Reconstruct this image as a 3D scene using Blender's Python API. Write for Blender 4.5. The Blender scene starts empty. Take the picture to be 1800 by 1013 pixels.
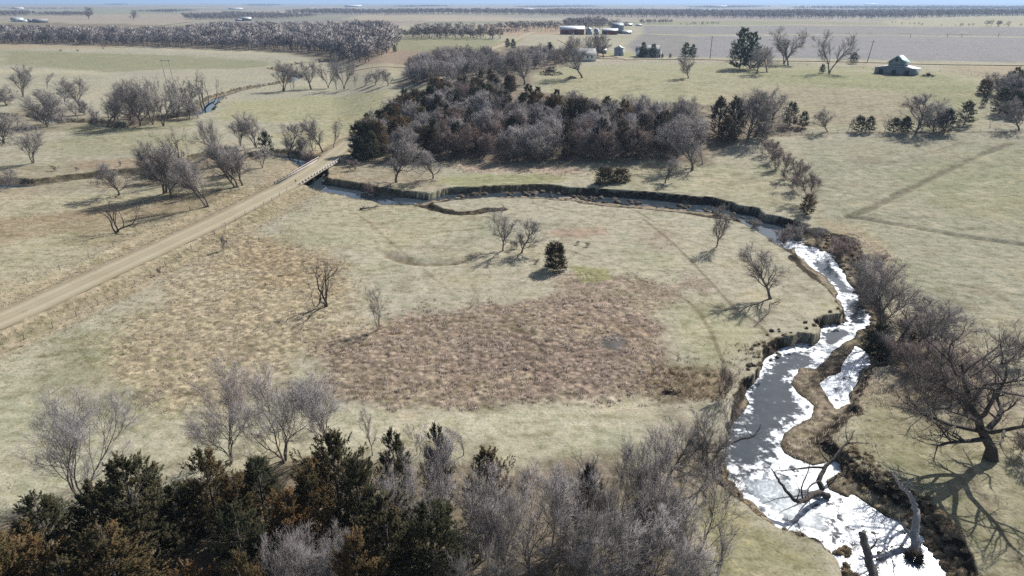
import bpy, math, random
import numpy as np
C = bpy.context.scene
COL = C.collection
R = math.radians

# ------------------------------------------------------------------ camera, light, exposure
CAM_H, PITCH, FPX = 55.0, R(22.7), 1200.0
cd = bpy.data.cameras.new('camera'); cam = bpy.data.objects.new('camera', cd); COL.objects.link(cam)
cam.location = (0, 0, CAM_H); cam.rotation_euler = (math.pi/2 - PITCH, 0, 0)
cd.sensor_width = 36; cd.lens = 24; cd.clip_start = 1; cd.clip_end = 120000
C.camera = cam
SUN_AZ, SUN_EL = R(40), R(39)            # azimuth clockwise from +Y
w = bpy.data.worlds.new('World'); C.world = w; w.use_nodes = True
nt = w.node_tree; bg = nt.nodes['Background']; sky = nt.nodes.new('ShaderNodeTexSky')
sky.sky_type = 'NISHITA'; sky.sun_disc = False; sky.sun_elevation = SUN_EL; sky.sun_rotation = SUN_AZ
sky.air_density = 1.0; sky.dust_density = 2.2; sky.altitude = 300
nt.links.new(sky.outputs[0], bg.inputs[0]); bg.inputs[1].default_value = 0.080
ld = bpy.data.lights.new('sun', 'SUN'); ld.energy = 5.0; ld.angle = R(0.53); ld.color = (1, .97, .93)
sun = bpy.data.objects.new('sun', ld); COL.objects.link(sun)
sdir = np.array([math.sin(SUN_AZ)*math.cos(SUN_EL), math.cos(SUN_AZ)*math.cos(SUN_EL), math.sin(SUN_EL)])
from mathutils import Vector
sun.rotation_euler = Vector(sdir).to_track_quat('Z', 'Y').to_euler(); sun.location = (0, 0, 200)
C.view_settings.view_transform = 'Standard'; C.view_settings.look = 'None'
HAZE_D = 8.5e-5
C.view_settings.exposure = 0.42; C.view_settings.gamma = 1
C.cycles.max_bounces = 6; C.cycles.diffuse_bounces = 2; C.cycles.glossy_bounces = 2
C.cycles.transmission_bounces = 2; C.cycles.volume_bounces = 0; C.cycles.transparent_max_bounces = 4
C.cycles.use_denoising = False

# ------------------------------------------------------------------ numeric helpers
def vnoise(x, y, seed=0):
    xi = np.floor(x).astype(np.int64); yi = np.floor(y).astype(np.int64); fx = x-xi; fy = y-yi
    fx = fx*fx*(3-2*fx); fy = fy*fy*(3-2*fy)
    def h(a, b):
        n = (a*374761393 + b*668265263 + seed*1274126177) & 0xffffffff
        n = ((n ^ (n >> 13))*1274126177) & 0xffffffff
        return ((n ^ (n >> 16)) & 0xffff)/65535.0
    return (h(xi, yi)*(1-fx)+h(xi+1, yi)*fx)*(1-fy) + (h(xi, yi+1)*(1-fx)+h(xi+1, yi+1)*fx)*fy
def fbm(x, y, o=4, seed=0):
    s = 0; a = .5; t = 0
    for i in range(o):
        s = s+a*vnoise(x*2**i, y*2**i, seed+i*7); t += a; a *= .5
    return s/t*2-1                       # -1..1
def sstep(a, b, x):
    t = np.clip((x-a)/(b-a), 0, 1); return t*t*(3-2*t)

# ------------------------------------------------------------------ the lie of the land
ZC = np.array([-400, 0, 300, 560, 680, 760, 900, 1200, 1330, 1450, 1800, 2300], float)
ZD = np.log(np.array([1, 150, 200, 250, 310, 430, 600, 900, 1400, 2200, 5000, 12000, 40000], float))
ZT = np.array([
 [0, 0, 0, 0, 0, 0, 0, 1, 6, 14, 14, 22, 30],
 [0, 0, 0, 0, 0, 0, 0, 1, 6, 14, 14, 22, 30],
 [0, 0, 0, 0, 0, 0, 0, 1, 6, 12, 14, 22, 30],
 [0, 0, 0, 0, 0, 0, 1, 4, 8, 12, 14, 20, 28],
 [0, 0, 0, .5, 2, 7, 11, 14, 14, 12, 14, 20, 25],
 [0, 0, 0, 1, 6, 12, 15, 16, 16, 14, 14, 20, 25],
 [0, 0, 0, .8, 10.5, 15, 17, 18, 17, 14, 10, 14, 22],
 [0, 0, 0, .8, 10, 14.5, 17, 18, 16, 12, 6, 12, 20],
 [0, 0, 0, 1, 7, 14, 17, 18, 16, 12, 6, 14, 22],
 [0, 0, .3, 1.5, 5, 14.5, 17, 18, 17, 14, 6, 14, 22],
 [0, 0, .3, 1.5, 5, 14.5, 17, 18, 20, 20, 6, 14, 24],
 [0, 0, .3, 1.5, 5, 14.5, 17, 18, 20, 20, 6, 14, 24]], float)
ZA = np.arctan((ZC-900)/1301)
def interp_t(az, ld_):
    i = np.clip(np.searchsorted(ZA, az)-1, 0, len(ZA)-2); j = np.clip(np.searchsorted(ZD, ld_)-1, 0, len(ZD)-2)
    u = np.clip((az-ZA[i])/(ZA[i+1]-ZA[i]), 0, 1); v = np.clip((ld_-ZD[j])/(ZD[j+1]-ZD[j]), 0, 1)
    u = u*u*(3-2*u)
    return (ZT[i, j]*(1-u)+ZT[i+1, j]*u)*(1-v)+(ZT[i, j+1]*(1-u)+ZT[i+1, j+1]*u)*v
def hbase(x, y):
    x = np.asarray(x, float); y = np.asarray(y, float)
    d = np.hypot(x, y)+1e-6; az = np.clip(np.arctan2(x, y), ZA[0], ZA[-1])
    z = interp_t(az, np.log(d))
    z = z+.35*fbm(x/28, y/28, 3, 3)*sstep(20, 90, d)
    z = z+1.2*fbm(x/140, y/140, 2, 5)*sstep(380, 700, d)
    z = z+6*fbm(x/900, y/900, 2, 9)*sstep(1500, 4000, d)
    return z
CP, SP = math.cos(PITCH), math.sin(PITCH)
def ray(px, py):
    u = (px-900)/FPX; v = (506.5-py)/FPX
    return np.array([u, CP+v*SP, -SP+v*CP])
TS = np.concatenate([np.linspace(30, 400, 500), np.geomspace(401, 60000, 900)])
def hit(px, py, zoff=0.0):
    """the point of the land (or zoff above it) seen in that direction"""
    d = ray(px, py); T = TS
    g = CAM_H+d[2]*T-hbase(d[0]*T, d[1]*T)-zoff
    k = np.argmax(g < 0)
    if g[k] >= 0: t = 50000
    elif k == 0: t = T[0]
    else: t = T[k-1]+(T[k]-T[k-1])*g[k-1]/(g[k-1]-g[k])
    return np.array([d[0]*t, d[1]*t, float(hbase(d[0]*t, d[1]*t))])
def flat(px, py, z):
    d = ray(px, py); t = (z-CAM_H)/d[2]; return np.array([d[0]*t, d[1]*t])
def top_height(p, py):
    """height above p of a thing whose top shows at row py"""
    v = (506.5-py)/FPX; s = (-SP+v*CP)/(CP+v*SP)
    return CAM_H+s*p[1]-p[2]

def seg_dist(x, y, pts, closed=False):
    n = len(pts); best = np.full(x.shape, 1e9)
    for i in range(n if closed else n-1):
        a = pts[i]; b = pts[(i+1) % n]; ex, ey = b[0]-a[0], b[1]-a[1]; L = ex*ex+ey*ey+1e-9
        t = np.clip(((x-a[0])*ex+(y-a[1])*ey)/L, 0, 1)
        best = np.minimum(best, (x-a[0]-t*ex)**2+(y-a[1]-t*ey)**2)
    return np.sqrt(best)
def inside(x, y, pts):
    c = np.zeros(x.shape, bool); n = len(pts)
    for i in range(n):
        a = pts[i]; b = pts[(i+1) % n]
        if a[1] == b[1]: continue
        m = ((a[1] > y) != (b[1] > y)) & (x < (b[0]-a[0])*(y-a[1])/(b[1]-a[1])+a[0])
        c ^= m
    return c
def sdist(x, y, pts):                    # negative inside
    d = seg_dist(x, y, pts, True); return np.where(inside(x, y, pts), -d, d)
def smooth_line(pts, k=6):
    p = np.array(pts, float); out = []
    for i in range(len(p)-1):
        p0 = p[max(i-1, 0)]; p1 = p[i]; p2 = p[i+1]; p3 = p[min(i+2, len(p)-1)]
        for t in np.arange(k)/k:
            out.append(.5*((2*p1)+(-p0+p2)*t+(2*p0-5*p1+4*p2-p3)*t*t+(-p0+3*p1-3*p2+p3)*t**3))
    out.append(p[-1]); return np.array(out)

# ------------------------------------------------------------------ creek (traced edges, set at their own level)
WZ = -1.9
POOL = [(1396,434),(1412,432),(1438,437),(1460,450),(1468,462),(1477,480),(1492,500),(1504,515),(1516,530),(1523,548),(1524,566),(1504,582),(1492,595),
        (1470,608),(1452,622),(1445,632),(1428,648),(1405,646),(1392,656),(1386,675),(1400,695),(1420,714),(1415,730),(1395,746),(1375,760),(1364,780),
        (1373,800),(1405,812),(1428,822),(1450,818),(1470,812),(1468,828),(1440,848),(1447,865),(1470,878),(1490,886),(1496,877),(1525,893),(1550,908),(1575,922),(1600,936),(1625,950),
        (1650,980),(1668,1013),(1700,1060),(1560,1100),(1510,1060),(1490,1013),(1480,992),(1460,966),(1430,945),(1380,927),(1350,902),(1315,877),(1286,842),(1277,815),
        (1275,780),(1289,750),(1306,735),(1318,710),(1316,687),(1330,664),(1345,643),(1363,616),(1381,606),(1401,600),(1421,596),(1448,583),(1444,572),
        (1460,567),(1488,561),(1491,552),(1483,531),(1477,515),(1467,501),(1454,486),(1434,472),(1414,455)]
ARM = [(1510,612),(1524,620),(1527,632),(1507,654),(1503,670),(1490,690),(1485,706),(1470,713),(1463,703),(1446,678),(1456,664),(1478,652),(1491,630)]
TOPP = [(1380,420),(1400,400),(1450,402),(1492,415),(1516,438),(1522,470),(1532,500),(1545,530),(1556,560),(1560,600),(1556,640),(1535,672),(1516,700),(1510,722),
        (1478,745),(1466,770),(1490,797),(1558,843),(1605,868),(1650,900),(1695,972),(1730,1030),(1750,1110),(1500,1130),(1485,1060),(1470,1013),(1462,990),(1440,968),(1410,952),(1372,938),
        (1340,912),(1300,884),(1268,850),(1262,815),(1262,775),(1272,745),(1290,728),(1300,706),(1300,684),(1318,655),(1334,632),(1350,605),(1372,592),(1396,587),(1420,584),
        (1436,576),(1432,566),(1458,556),(1476,550),(1474,536),(1468,518),(1456,506),(1440,492),(1420,478),(1400,460)]
pool = [flat(a, b, WZ) for a, b in POOL]; arm = [flat(a, b, WZ) for a, b in ARM]; topp = [flat(a, b, 0) for a, b in TOPP]
# far reach: water near edge below, bank top above
FW = [(1388,436),(1372,424),(1352,412),(1336,400),(1312,382),(1278,371.5),(1227,365.5),(1153,358),(1086,352.5),(1036,348.5),(1003,345.5),(935,342.5),(868,342.5),(801,344.5),(748,352),(707,356),
      (672,356),(640,348),(615,342),(590,336),(560,330),(540,324)]
FWU = [(536,316),(560,321),(600,328),(640,338),(680,347),(720,349),(761,343.5),(801,342),(868,340.5),(935,340.5),(1003,342.5),(1036,345),(1086,348.5),(1153,354),(1227,361),(1280,367.5),(1320,378),(1354,391),(1378,402),(1400,430)]
farw = [flat(a, b, WZ) for a, b in FW+FWU]
FT = [(1396,448),(1380,438),(1362,428),(1346,416),(1330,405),(1312,397),(1278,387),(1227,379),(1153,370),(1086,364),(1036,359),(1003,353),(935,349),(868,349),(801,351),(752,361),(707,361),(672,361),
      (640,353),(615,347),(590,341),(560,335),(535,331),(520,322),(545,308),(570,312),(600,318),(650,326),(700,334),(730,338),(754,340),(788,331),(848,327),(902,326),(960,326),(1003,331),(1070,334),(1143,339),(1200,344),
      (1250,349),(1277,355),(1324,366),(1341,377),(1368,381),(1392,386),(1430,396),(1430,420)]
fart = [flat(a, b, 0) for a, b in FT]
def fline(P, z=0): return smooth_line([flat(a, b, z) for a, b in P], 5)
LINES = [(fline([(536,322),(552,306),(548,290),(528,276),(502,270),(470,268),(440,276),(405,280),(375,271),(345,278),(300,292),(240,300),(180,306),(120,312),(70,320),(30,322),(-30,318),(-120,330)]), 2.4, 5.5),
         (fline([(-150,195),(-60,198),(0,203),(60,203),(110,212),(160,213),(215,222),(262,212),(300,205),(345,198),(366,183),(375,172),(410,160),(450,151),(500,144),(520,134),(500,126),(480,122),(520,116),(560,113),(620,108)]), 2.6, 6.0)]
NOTCH = fline([(727,356),(748,364),(768,371),(801,379),(831,379),(850,374),(880,372)], -.6)
DRAINS = [[(1492,380),(1540,362),(1600,332),(1660,303),(1700,284),(1750,262),(1775,252)], [(1492,380),(1540,388),(1620,402),(1700,416),(1800,430),(1900,448)]]
drains = [smooth_line([hit(a, b)[:2] for a, b in d], 4) for d in DRAINS]
SCAR = smooth_line([hit(a, b)[:2] for a, b in [(682,448),(700,455),(725,461),(760,463),(800,460),(825,455)]], 4)
# road
ROAD = [(-330,690),(-150,632),(0,572),(100,527),(201,480),(300,434),(400,386),(470,350),(515,326),(556,300),(592,272),(618,251),(642,236),(680,216),(724,196),(770,168),(812,130),(850,93),(900,72),(950,52),(1000,38),(1100,26)]
rw = [hit(a, b)[:2] for a, b in ROAD]; road = smooth_line(rw, 8)
LANE = [(560,122),(640,121),(700,118),(760,117),(815,116)]
lane = smooth_line([hit(a, b)[:2] for a, b in LANE], 4)
TOPROAD = [(1000,98),(1060,103),(1150,104),(1300,106),(1440,108),(1560,111),(1700,114),(1900,117),(2200,122)]
toproad = smooth_line([hit(a, b)[:2] for a, b in TOPROAD], 4)
YARD = smooth_line([hit(a, b)[:2] for a, b in [(985,70),(1010,82),(1035,90),(1060,98),(1085,100),(1110,106)]], 4)
FARLANE = smooth_line([hit(a, b)[:2] for a, b in [(215,53),(240,50),(270,47),(300,43),(340,38)]], 4)
brA, brB = hit(509, 327)[:2], hit(577, 286)[:2]
_bd = (brB-brA)/np.linalg.norm(brB-brA)
DECK = .9
def channel(hz, dw, dt, x, y, depth=2.6):
    t = np.where(dw <= 0, 0, np.clip(dw/(dw+np.maximum(dt, 0)+1e-6), 0, 1)); t = np.where(dt <= 0, 1, t)
    tt = np.clip(t+.12*fbm(x/1.6, y/1.6, 3, 21)*(t > 0)*(t < 1), 0, 1)
    prof = .34*sstep(-.4, .9, dw)*(dt > 0)+.34*(dt <= 0)+.14*sstep(.1, .6, tt)+.52*sstep(.55, .97, tt)
    return np.minimum(hz, hz*prof+(hz*0-depth)*(1-prof)), t
def warp(X, Y, a, s, sd):
    return X+a*fbm(X/s, Y/s, 4, sd), Y+a*fbm(X/s+31, Y/s+17, 4, sd)
def terrain(x, y):
    """height, channel parameter (1 = untouched land)"""
    z = hbase(x, y); tc = np.ones_like(z); d = np.hypot(x, y)
    m = np.where((d < 430) & (y > 0))[0]; X, Y = x[m], y[m]; zz = z[m]; tm = tc[m]
    # far reach
    Xw, Yw = warp(X, Y, 2.0, 6, 301); z1, t1 = channel(zz, sdist(Xw, Yw, farw), -sdist(Xw, Yw, fart), X, Y, 3.3); zz = np.minimum(zz, z1); tm = np.minimum(tm, t1)
    Xw, Yw = warp(X, Y, 1.1, 4.5, 302); dw = np.minimum(sdist(Xw, Yw, pool), sdist(Xw, Yw, arm)); Xw, Yw = warp(X, Y, 2.6, 6.5, 303); z1, t1 = channel(z[m], dw, -sdist(Xw, Yw, topp), X, Y); zz = np.minimum(zz, z1); tm = np.minimum(tm, t1)
    Xn, Yn = warp(X, Y, 1.6, 5, 305); dn = seg_dist(Xn, Yn, NOTCH)+.8*fbm(X/7, Y/7, 2, 306); zz -= 1.1*sstep(2.4, .4, dn); tm = np.minimum(tm, sstep(0, 2.6, dn)*.4+.6)
    for q in drains: zz -= .45*sstep(2.2, .3, seg_dist(X, Y, q))
    zz -= .5*sstep(3, .5, seg_dist(X, Y, SCAR))
    z[m] = zz; tc[m] = tm
    m = np.where((d < 1100) & (x < 60) & (y > 150))[0]; X, Y = x[m], y[m]; zz = z[m]; tm = tc[m]
    for q, a, b in LINES:
        dd = seg_dist(X, Y, q)+1.6*fbm(X/9, Y/9, 3, 31); z1, t1 = channel(zz, dd-a, b-dd, X, Y); zz = np.minimum(zz, z1); tm = np.minimum(tm, t1)
    z[m] = zz; tc[m] = tm
    # road bank and ditches
    m = np.where((d < 700) & (x < 60) & (y > 0))[0]; X, Y = x[m], y[m]; zz = z[m]
    dr = seg_dist(X, Y, road); along = (X-brA[0])*_bd[0]+(Y-brA[1])*_bd[1]; Lb = np.linalg.norm(brB-brA)
    gap = (along > -1) & (along < Lb+1); fade = sstep(560, 330, np.hypot(X, Y))
    fill = sstep(7.5, 4.2, dr)*(~gap); dit = (sstep(6.5, 9, dr)*sstep(14, 10, dr))*(tm[...] if False else 1)
    hb = hbase(X, Y); zz = np.where(gap, zz, zz*(1-fill)+(hb+DECK*fade)*fill)-.45*dit*(~gap)*fade
    z[m] = zz
    return z, tc

# ------------------------------------------------------------------ materials
def mat(name, base=(.5, .5, .5), rough=.9, metal=0, spec=.3):
    m = bpy.data.materials.new(name); m.use_nodes = True; b = m.node_tree.nodes['Principled BSDF']
    b.inputs['Base Color'].default_value = (*base, 1); b.inputs['Roughness'].default_value = rough
    b.inputs['Metallic'].default_value = metal; b.inputs['Specular IOR Level'].default_value = spec
    return m, m.node_tree, b
def N(t, k, **kw):
    n = t.nodes.new(k)
    for a, v in kw.items(): setattr(n, a, v)
    return n
def noise(t, scale, detail=4, vec=None, rough=.6):
    n = N(t, 'ShaderNodeTexNoise'); n.inputs['Scale'].default_value = scale; n.inputs['Detail'].default_value = detail; n.inputs['Roughness'].default_value = rough
    if vec is not None: t.links.new(vec, n.inputs['Vector'])
    return n
def ramp(t, src, stops):
    r = N(t, 'ShaderNodeValToRGB'); e = r.color_ramp.elements
    while len(e) < len(stops): e.new(.5)
    for q, (p, c) in zip(e, stops): q.position = p; q.color = (*c, 1) if len(c) == 3 else c
    t.links.new(src, r.inputs[0]); return r
def mixc(t, a, b, fac, mode='MIX'):
    n = N(t, 'ShaderNodeMix', data_type='RGBA', blend_type=mode)
    for s, v in ((0, fac), (6, a), (7, b)):
        if hasattr(v, 'links'): t.links.new(v, n.inputs[s])
        elif s == 0: n.inputs[0].default_value = v
        else: n.inputs[s].default_value = (*v, 1)
    return n.outputs[2]
def mathn(t, op, a, b=None, clamp=False):
    n = N(t, 'ShaderNodeMath', operation=op, use_clamp=clamp)
    for i, v in enumerate((a, b)):
        if v is None: continue
        if hasattr(v, 'links'): t.links.new(v, n.inputs[i])
        else: n.inputs[i].default_value = v
    return n.outputs[0]
def bumped(t, b, h, strength, dist):
    n = N(t, 'ShaderNodeBump'); n.inputs['Strength'].default_value = strength; n.inputs['Distance'].default_value = dist
    t.links.new(h, n.inputs['Height']); t.links.new(n.outputs[0], b.inputs['Normal']); return n
G3 = lambda v: (v, v, v)
def simple(name, c1, c2, scale=1.0, rough=.9, metal=0, bump=0.0, spec=.3, objrand=0.0, stretch=None):
    m, t, b = mat(name, c1, rough, metal, spec)
    tc = N(t, 'ShaderNodeTexCoord'); v = tc.outputs['Object']
    if stretch:
        mp = N(t, 'ShaderNodeMapping'); mp.inputs['Scale'].default_value = stretch; t.links.new(v, mp.inputs[0]); v = mp.outputs[0]
    n = noise(t, scale, 4, v); r = ramp(t, n.outputs[0], [(.3, c1), (.7, c2)]); c = r.outputs[0]
    if objrand:
        oi = N(t, 'ShaderNodeObjectInfo'); hr = ramp(t, oi.outputs['Random'], [(0, G3(1-objrand)), (.5, (1, .97, .95)), (1, (1+objrand*.6, 1+objrand*.45, 1+objrand*.4))])
        hr.color_ramp.elements[2].color = (1, 1, 1, 1) if objrand < 0 else (min(1+objrand*.6, 2),)*3+(1,)
        c = mixc(t, c, hr.outputs[0], 1.0, 'MULTIPLY')
    t.links.new(c, b.inputs['Base Color'])
    if bump: bumped(t, b, n.outputs[0], bump, .1)
    return m

def ground_material():
    m, t, b = mat('ground', rough=1, spec=.08); g = N(t, 'ShaderNodeNewGeometry'); v = g.outputs['Position']
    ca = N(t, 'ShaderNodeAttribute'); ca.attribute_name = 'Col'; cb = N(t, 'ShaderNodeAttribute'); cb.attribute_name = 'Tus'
    n1 = noise(t, .05, 5, v, .6); n2 = noise(t, .45, 5, v, .65); n3 = noise(t, 2.6, 5, v, .75); n4 = noise(t, 1.1, 3, v, .8)
    r1 = ramp(t, n1.outputs[0], [(.3, (.84, .88, .80)), (.5, (1, 1, 1)), (.7, (1.0, .965, .90))])
    r2 = ramp(t, n2.outputs[0], [(.32, (.60, .62, .52)), (.46, (.86, .87, .82)), (.55, (1.0, 1.0, 1.0)), (.68, (1.16, 1.12, 1.04))])
    r3 = ramp(t, n3.outputs[0], [(.30, G3(.42)), (.48, G3(.92)), (.70, G3(1.14))])
    c = mixc(t, ca.outputs['Color'], r1.outputs[0], 1, 'MULTIPLY'); c = mixc(t, c, r2.outputs[0], 1, 'MULTIPLY')
    c = mixc(t, c, r3.outputs[0], .9, 'MULTIPLY')
    mp = N(t, 'ShaderNodeMapping'); mp.inputs['Rotation'].default_value = (0, 0, .9); mp.inputs['Scale'].default_value = (.10, .8, 1); t.links.new(v, mp.inputs[0]); n5 = noise(t, 1, 5, mp.outputs[0], .7)
    r5 = ramp(t, n5.outputs[0], [(.36, (.84, .82, .76)), (.52, (1, 1, 1)), (.68, (1.08, 1.07, 1.04))]); c = mixc(t, c, r5.outputs[0], .8, 'MULTIPLY')
    # clumped; shade between the tussocks painted into the ground as a darker tone
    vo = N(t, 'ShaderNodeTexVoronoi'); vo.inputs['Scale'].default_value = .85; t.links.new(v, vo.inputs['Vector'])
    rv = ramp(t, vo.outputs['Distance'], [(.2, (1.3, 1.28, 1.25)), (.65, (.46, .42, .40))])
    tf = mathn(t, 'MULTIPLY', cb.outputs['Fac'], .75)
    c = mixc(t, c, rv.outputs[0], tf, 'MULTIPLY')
    # brighter straw flecks
    rs = ramp(t, n4.outputs[0], [(.58, G3(0)), (.68, G3(1))])
    c = mixc(t, c, (.47, .41, .28), mathn(t, 'MULTIPLY', rs.outputs[0], .22))
    t.links.new(c, b.inputs['Base Color'])
    hh = mathn(t, 'ADD', mathn(t, 'MULTIPLY', n3.outputs[0], .5), mathn(t, 'MULTIPLY', n2.outputs[0], 1.0))
    bumped(t, b, hh, .55, .35); return m
M = {}
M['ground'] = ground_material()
def road_material():
    m, t, b = mat('gravel', rough=1, spec=.1); g = N(t, 'ShaderNodeNewGeometry'); uv = N(t, 'ShaderNodeUVMap')
    sx = N(t, 'ShaderNodeSeparateXYZ'); t.links.new(uv.outputs[0], sx.inputs[0])
    n = noise(t, 3, 5, g.outputs['Position'], .7); n2 = noise(t, .12, 3, g.outputs['Position'])
    # wheel tracks across the width (0..1)
    tr = ramp(t, sx.outputs[0], [(0, (.25, .21, .145)), (.10, (.33, .285, .195)), (.26, (.43, .38, .275)), (.42, (.35, .305, .21)), (.5, (.38, .335, .235)), (.6, (.34, .30, .205)), (.74, (.43, .385, .28)), (.90, (.34, .295, .20)), (1, (.25, .21, .145))])
    r = ramp(t, n.outputs[0], [(.3, G3(.8)), (.7, G3(1))]); r2 = ramp(t, n2.outputs[0], [(.3, (.9, .88, .84)), (.7, (1, 1, 1))])
    c = mixc(t, tr.outputs[0], r.outputs[0], 1, 'MULTIPLY'); c = mixc(t, c, r2.outputs[0], 1, 'MULTIPLY'); t.links.new(c, b.inputs['Base Color'])
    bumped(t, b, n.outputs[0], .3, .05); return m
M['gravel'] = road_material()
def water_material():
    m, t, b = mat('creek water and ice', rough=.12, spec=.36); g = N(t, 'ShaderNodeNewGeometry'); v = g.outputs['Position']
    a = N(t, 'ShaderNodeAttribute'); a.attribute_name = 'Ice'; s = N(t, 'ShaderNodeSeparateColor'); t.links.new(a.outputs['Color'], s.inputs[0])
    n = noise(t, .6, 6, v, .62); n2 = noise(t, 1.7, 4, v, .6)
    nn = mathn(t, 'ADD', mathn(t, 'MULTIPLY', n.outputs[0], .65), mathn(t, 'MULTIPLY', n2.outputs[0], .35))
    k = mathn(t, 'ADD', s.outputs[0], mathn(t, 'MULTIPLY', mathn(t, 'SUBTRACT', nn, .5), 2.4))
    white = ramp(t, k, [(.38, G3(0)), (.46, G3(.22)), (.54, G3(.62)), (.70, G3(1))]).outputs[0]
    # thin swirled ice
    wv = N(t, 'ShaderNodeTexNoise'); wv.inputs['Scale'].default_value = .35; wv.inputs['Distortion'].default_value = 3.5; wv.inputs['Detail'].default_value = 6; wv.inputs['Roughness'].default_value = .7
    t.links.new(v, wv.inputs['Vector'])
    thin = ramp(t, wv.outputs[0], [(.34, (.13, .16, .18)), (.5, (.24, .29, .32)), (.66, (.62, .66, .69))]).outputs[0]
    wat = ramp(t, n.outputs[0], [(.3, (.022, .034, .046)), (.7, (.048, .062, .074))]).outputs[0]
    c = mixc(t, wat, thin, s.outputs[1]); icec = ramp(t, n2.outputs[0], [(.32, (.36, .42, .47)), (.46, (.60, .65, .68)), (.58, (.76, .79, .81))]).outputs[0]
    c = mixc(t, c, icec, white); t.links.new(c, b.inputs['Base Color'])
    ro = mathn(t, 'ADD', mathn(t, 'MULTIPLY', white, .4), mathn(t, 'ADD', .03, mathn(t, 'MULTIPLY', s.outputs[1], .25))); t.links.new(ro, b.inputs['Roughness'])
    h = mathn(t, 'ADD', mathn(t, 'MULTIPLY', white, .6), mathn(t, 'MULTIPLY', n2.outputs[0], .04)); bumped(t, b, h, .14, .08); return m
M['water'] = water_material()
def foliage(name, dark, mid, tip, rnd):
    m, t, b = mat(name, rough=.8, spec=.15); tc = N(t, 'ShaderNodeTexCoord'); oi = N(t, 'ShaderNodeObjectInfo')
    n = noise(t, .55, 4, tc.outputs['Object'], .7); n2 = noise(t, 5, 3, tc.outputs['Object'], .7)
    f = mathn(t, 'ADD', mathn(t, 'MULTIPLY', n.outputs[0], .7), mathn(t, 'MULTIPLY', n2.outputs[0], .35)); f = mathn(t, 'ADD', f, mathn(t, 'MULTIPLY', mathn(t, 'SUBTRACT', oi.outputs['Random'], .5), rnd))
    r = ramp(t, f, [(.36, dark), (.54, mid), (.74, tip)]); t.links.new(r.outputs[0], b.inputs['Base Color']); return m
M['cedar'] = foliage('bronzed cedar foliage', (.034, .038, .019), (.082, .066, .031), (.19, .108, .044), .36)
M['cedar_dark'] = foliage('dark cedar foliage', (.020, .030, .016), (.035, .046, .022), (.075, .07, .035), .3)
M['spruce'] = foliage('green conifer foliage', (.022, .045, .025), (.04, .075, .035), (.09, .12, .05), .2)
M['twig'] = simple('grey twigs', (.20, .186, .173), (.35, .326, .306), .5, .9, objrand=.18)
M['twig_far'] = simple('far grey branches', (.10, .088, .085), (.19, .17, .17), .08, .9)
M['twig_pale'] = simple('pale silvery twigs', (.32, .296, .288), (.46, .43, .42), .6, .85, objrand=.08)
M['twig_red'] = simple('reddish brown twigs', (.18, .135, .12), (.29, .225, .205), .6, .9, objrand=.12)
M['twig_dark'] = simple('dark bare branches', (.07, .06, .052), (.13, .11, .1), .6, .9)
M['bark'] = simple('grey brown bark', (.10, .085, .072), (.21, .185, .165), 3, .95, bump=.5)
M['bark_dark'] = simple('dark oak bark', (.045, .038, .032), (.10, .085, .075), 3, .95, bump=.5)
M['bark_pale'] = simple('weathered dead wood', (.27, .245, .22), (.42, .39, .36), 2.5, .9, bump=.5)
M['straw'] = simple('dry sedge', (.22, .155, .095), (.40, .31, .20), .25, 1)
M['straw_pale'] = simple('pale dry grass', (.36, .30, .20), (.50, .43, .31), .3, 1)
M['hummock'] = simple('sedge hummock', (.12, .09, .055), (.27, .21, .13), .7, 1, bump=.6)

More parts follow.
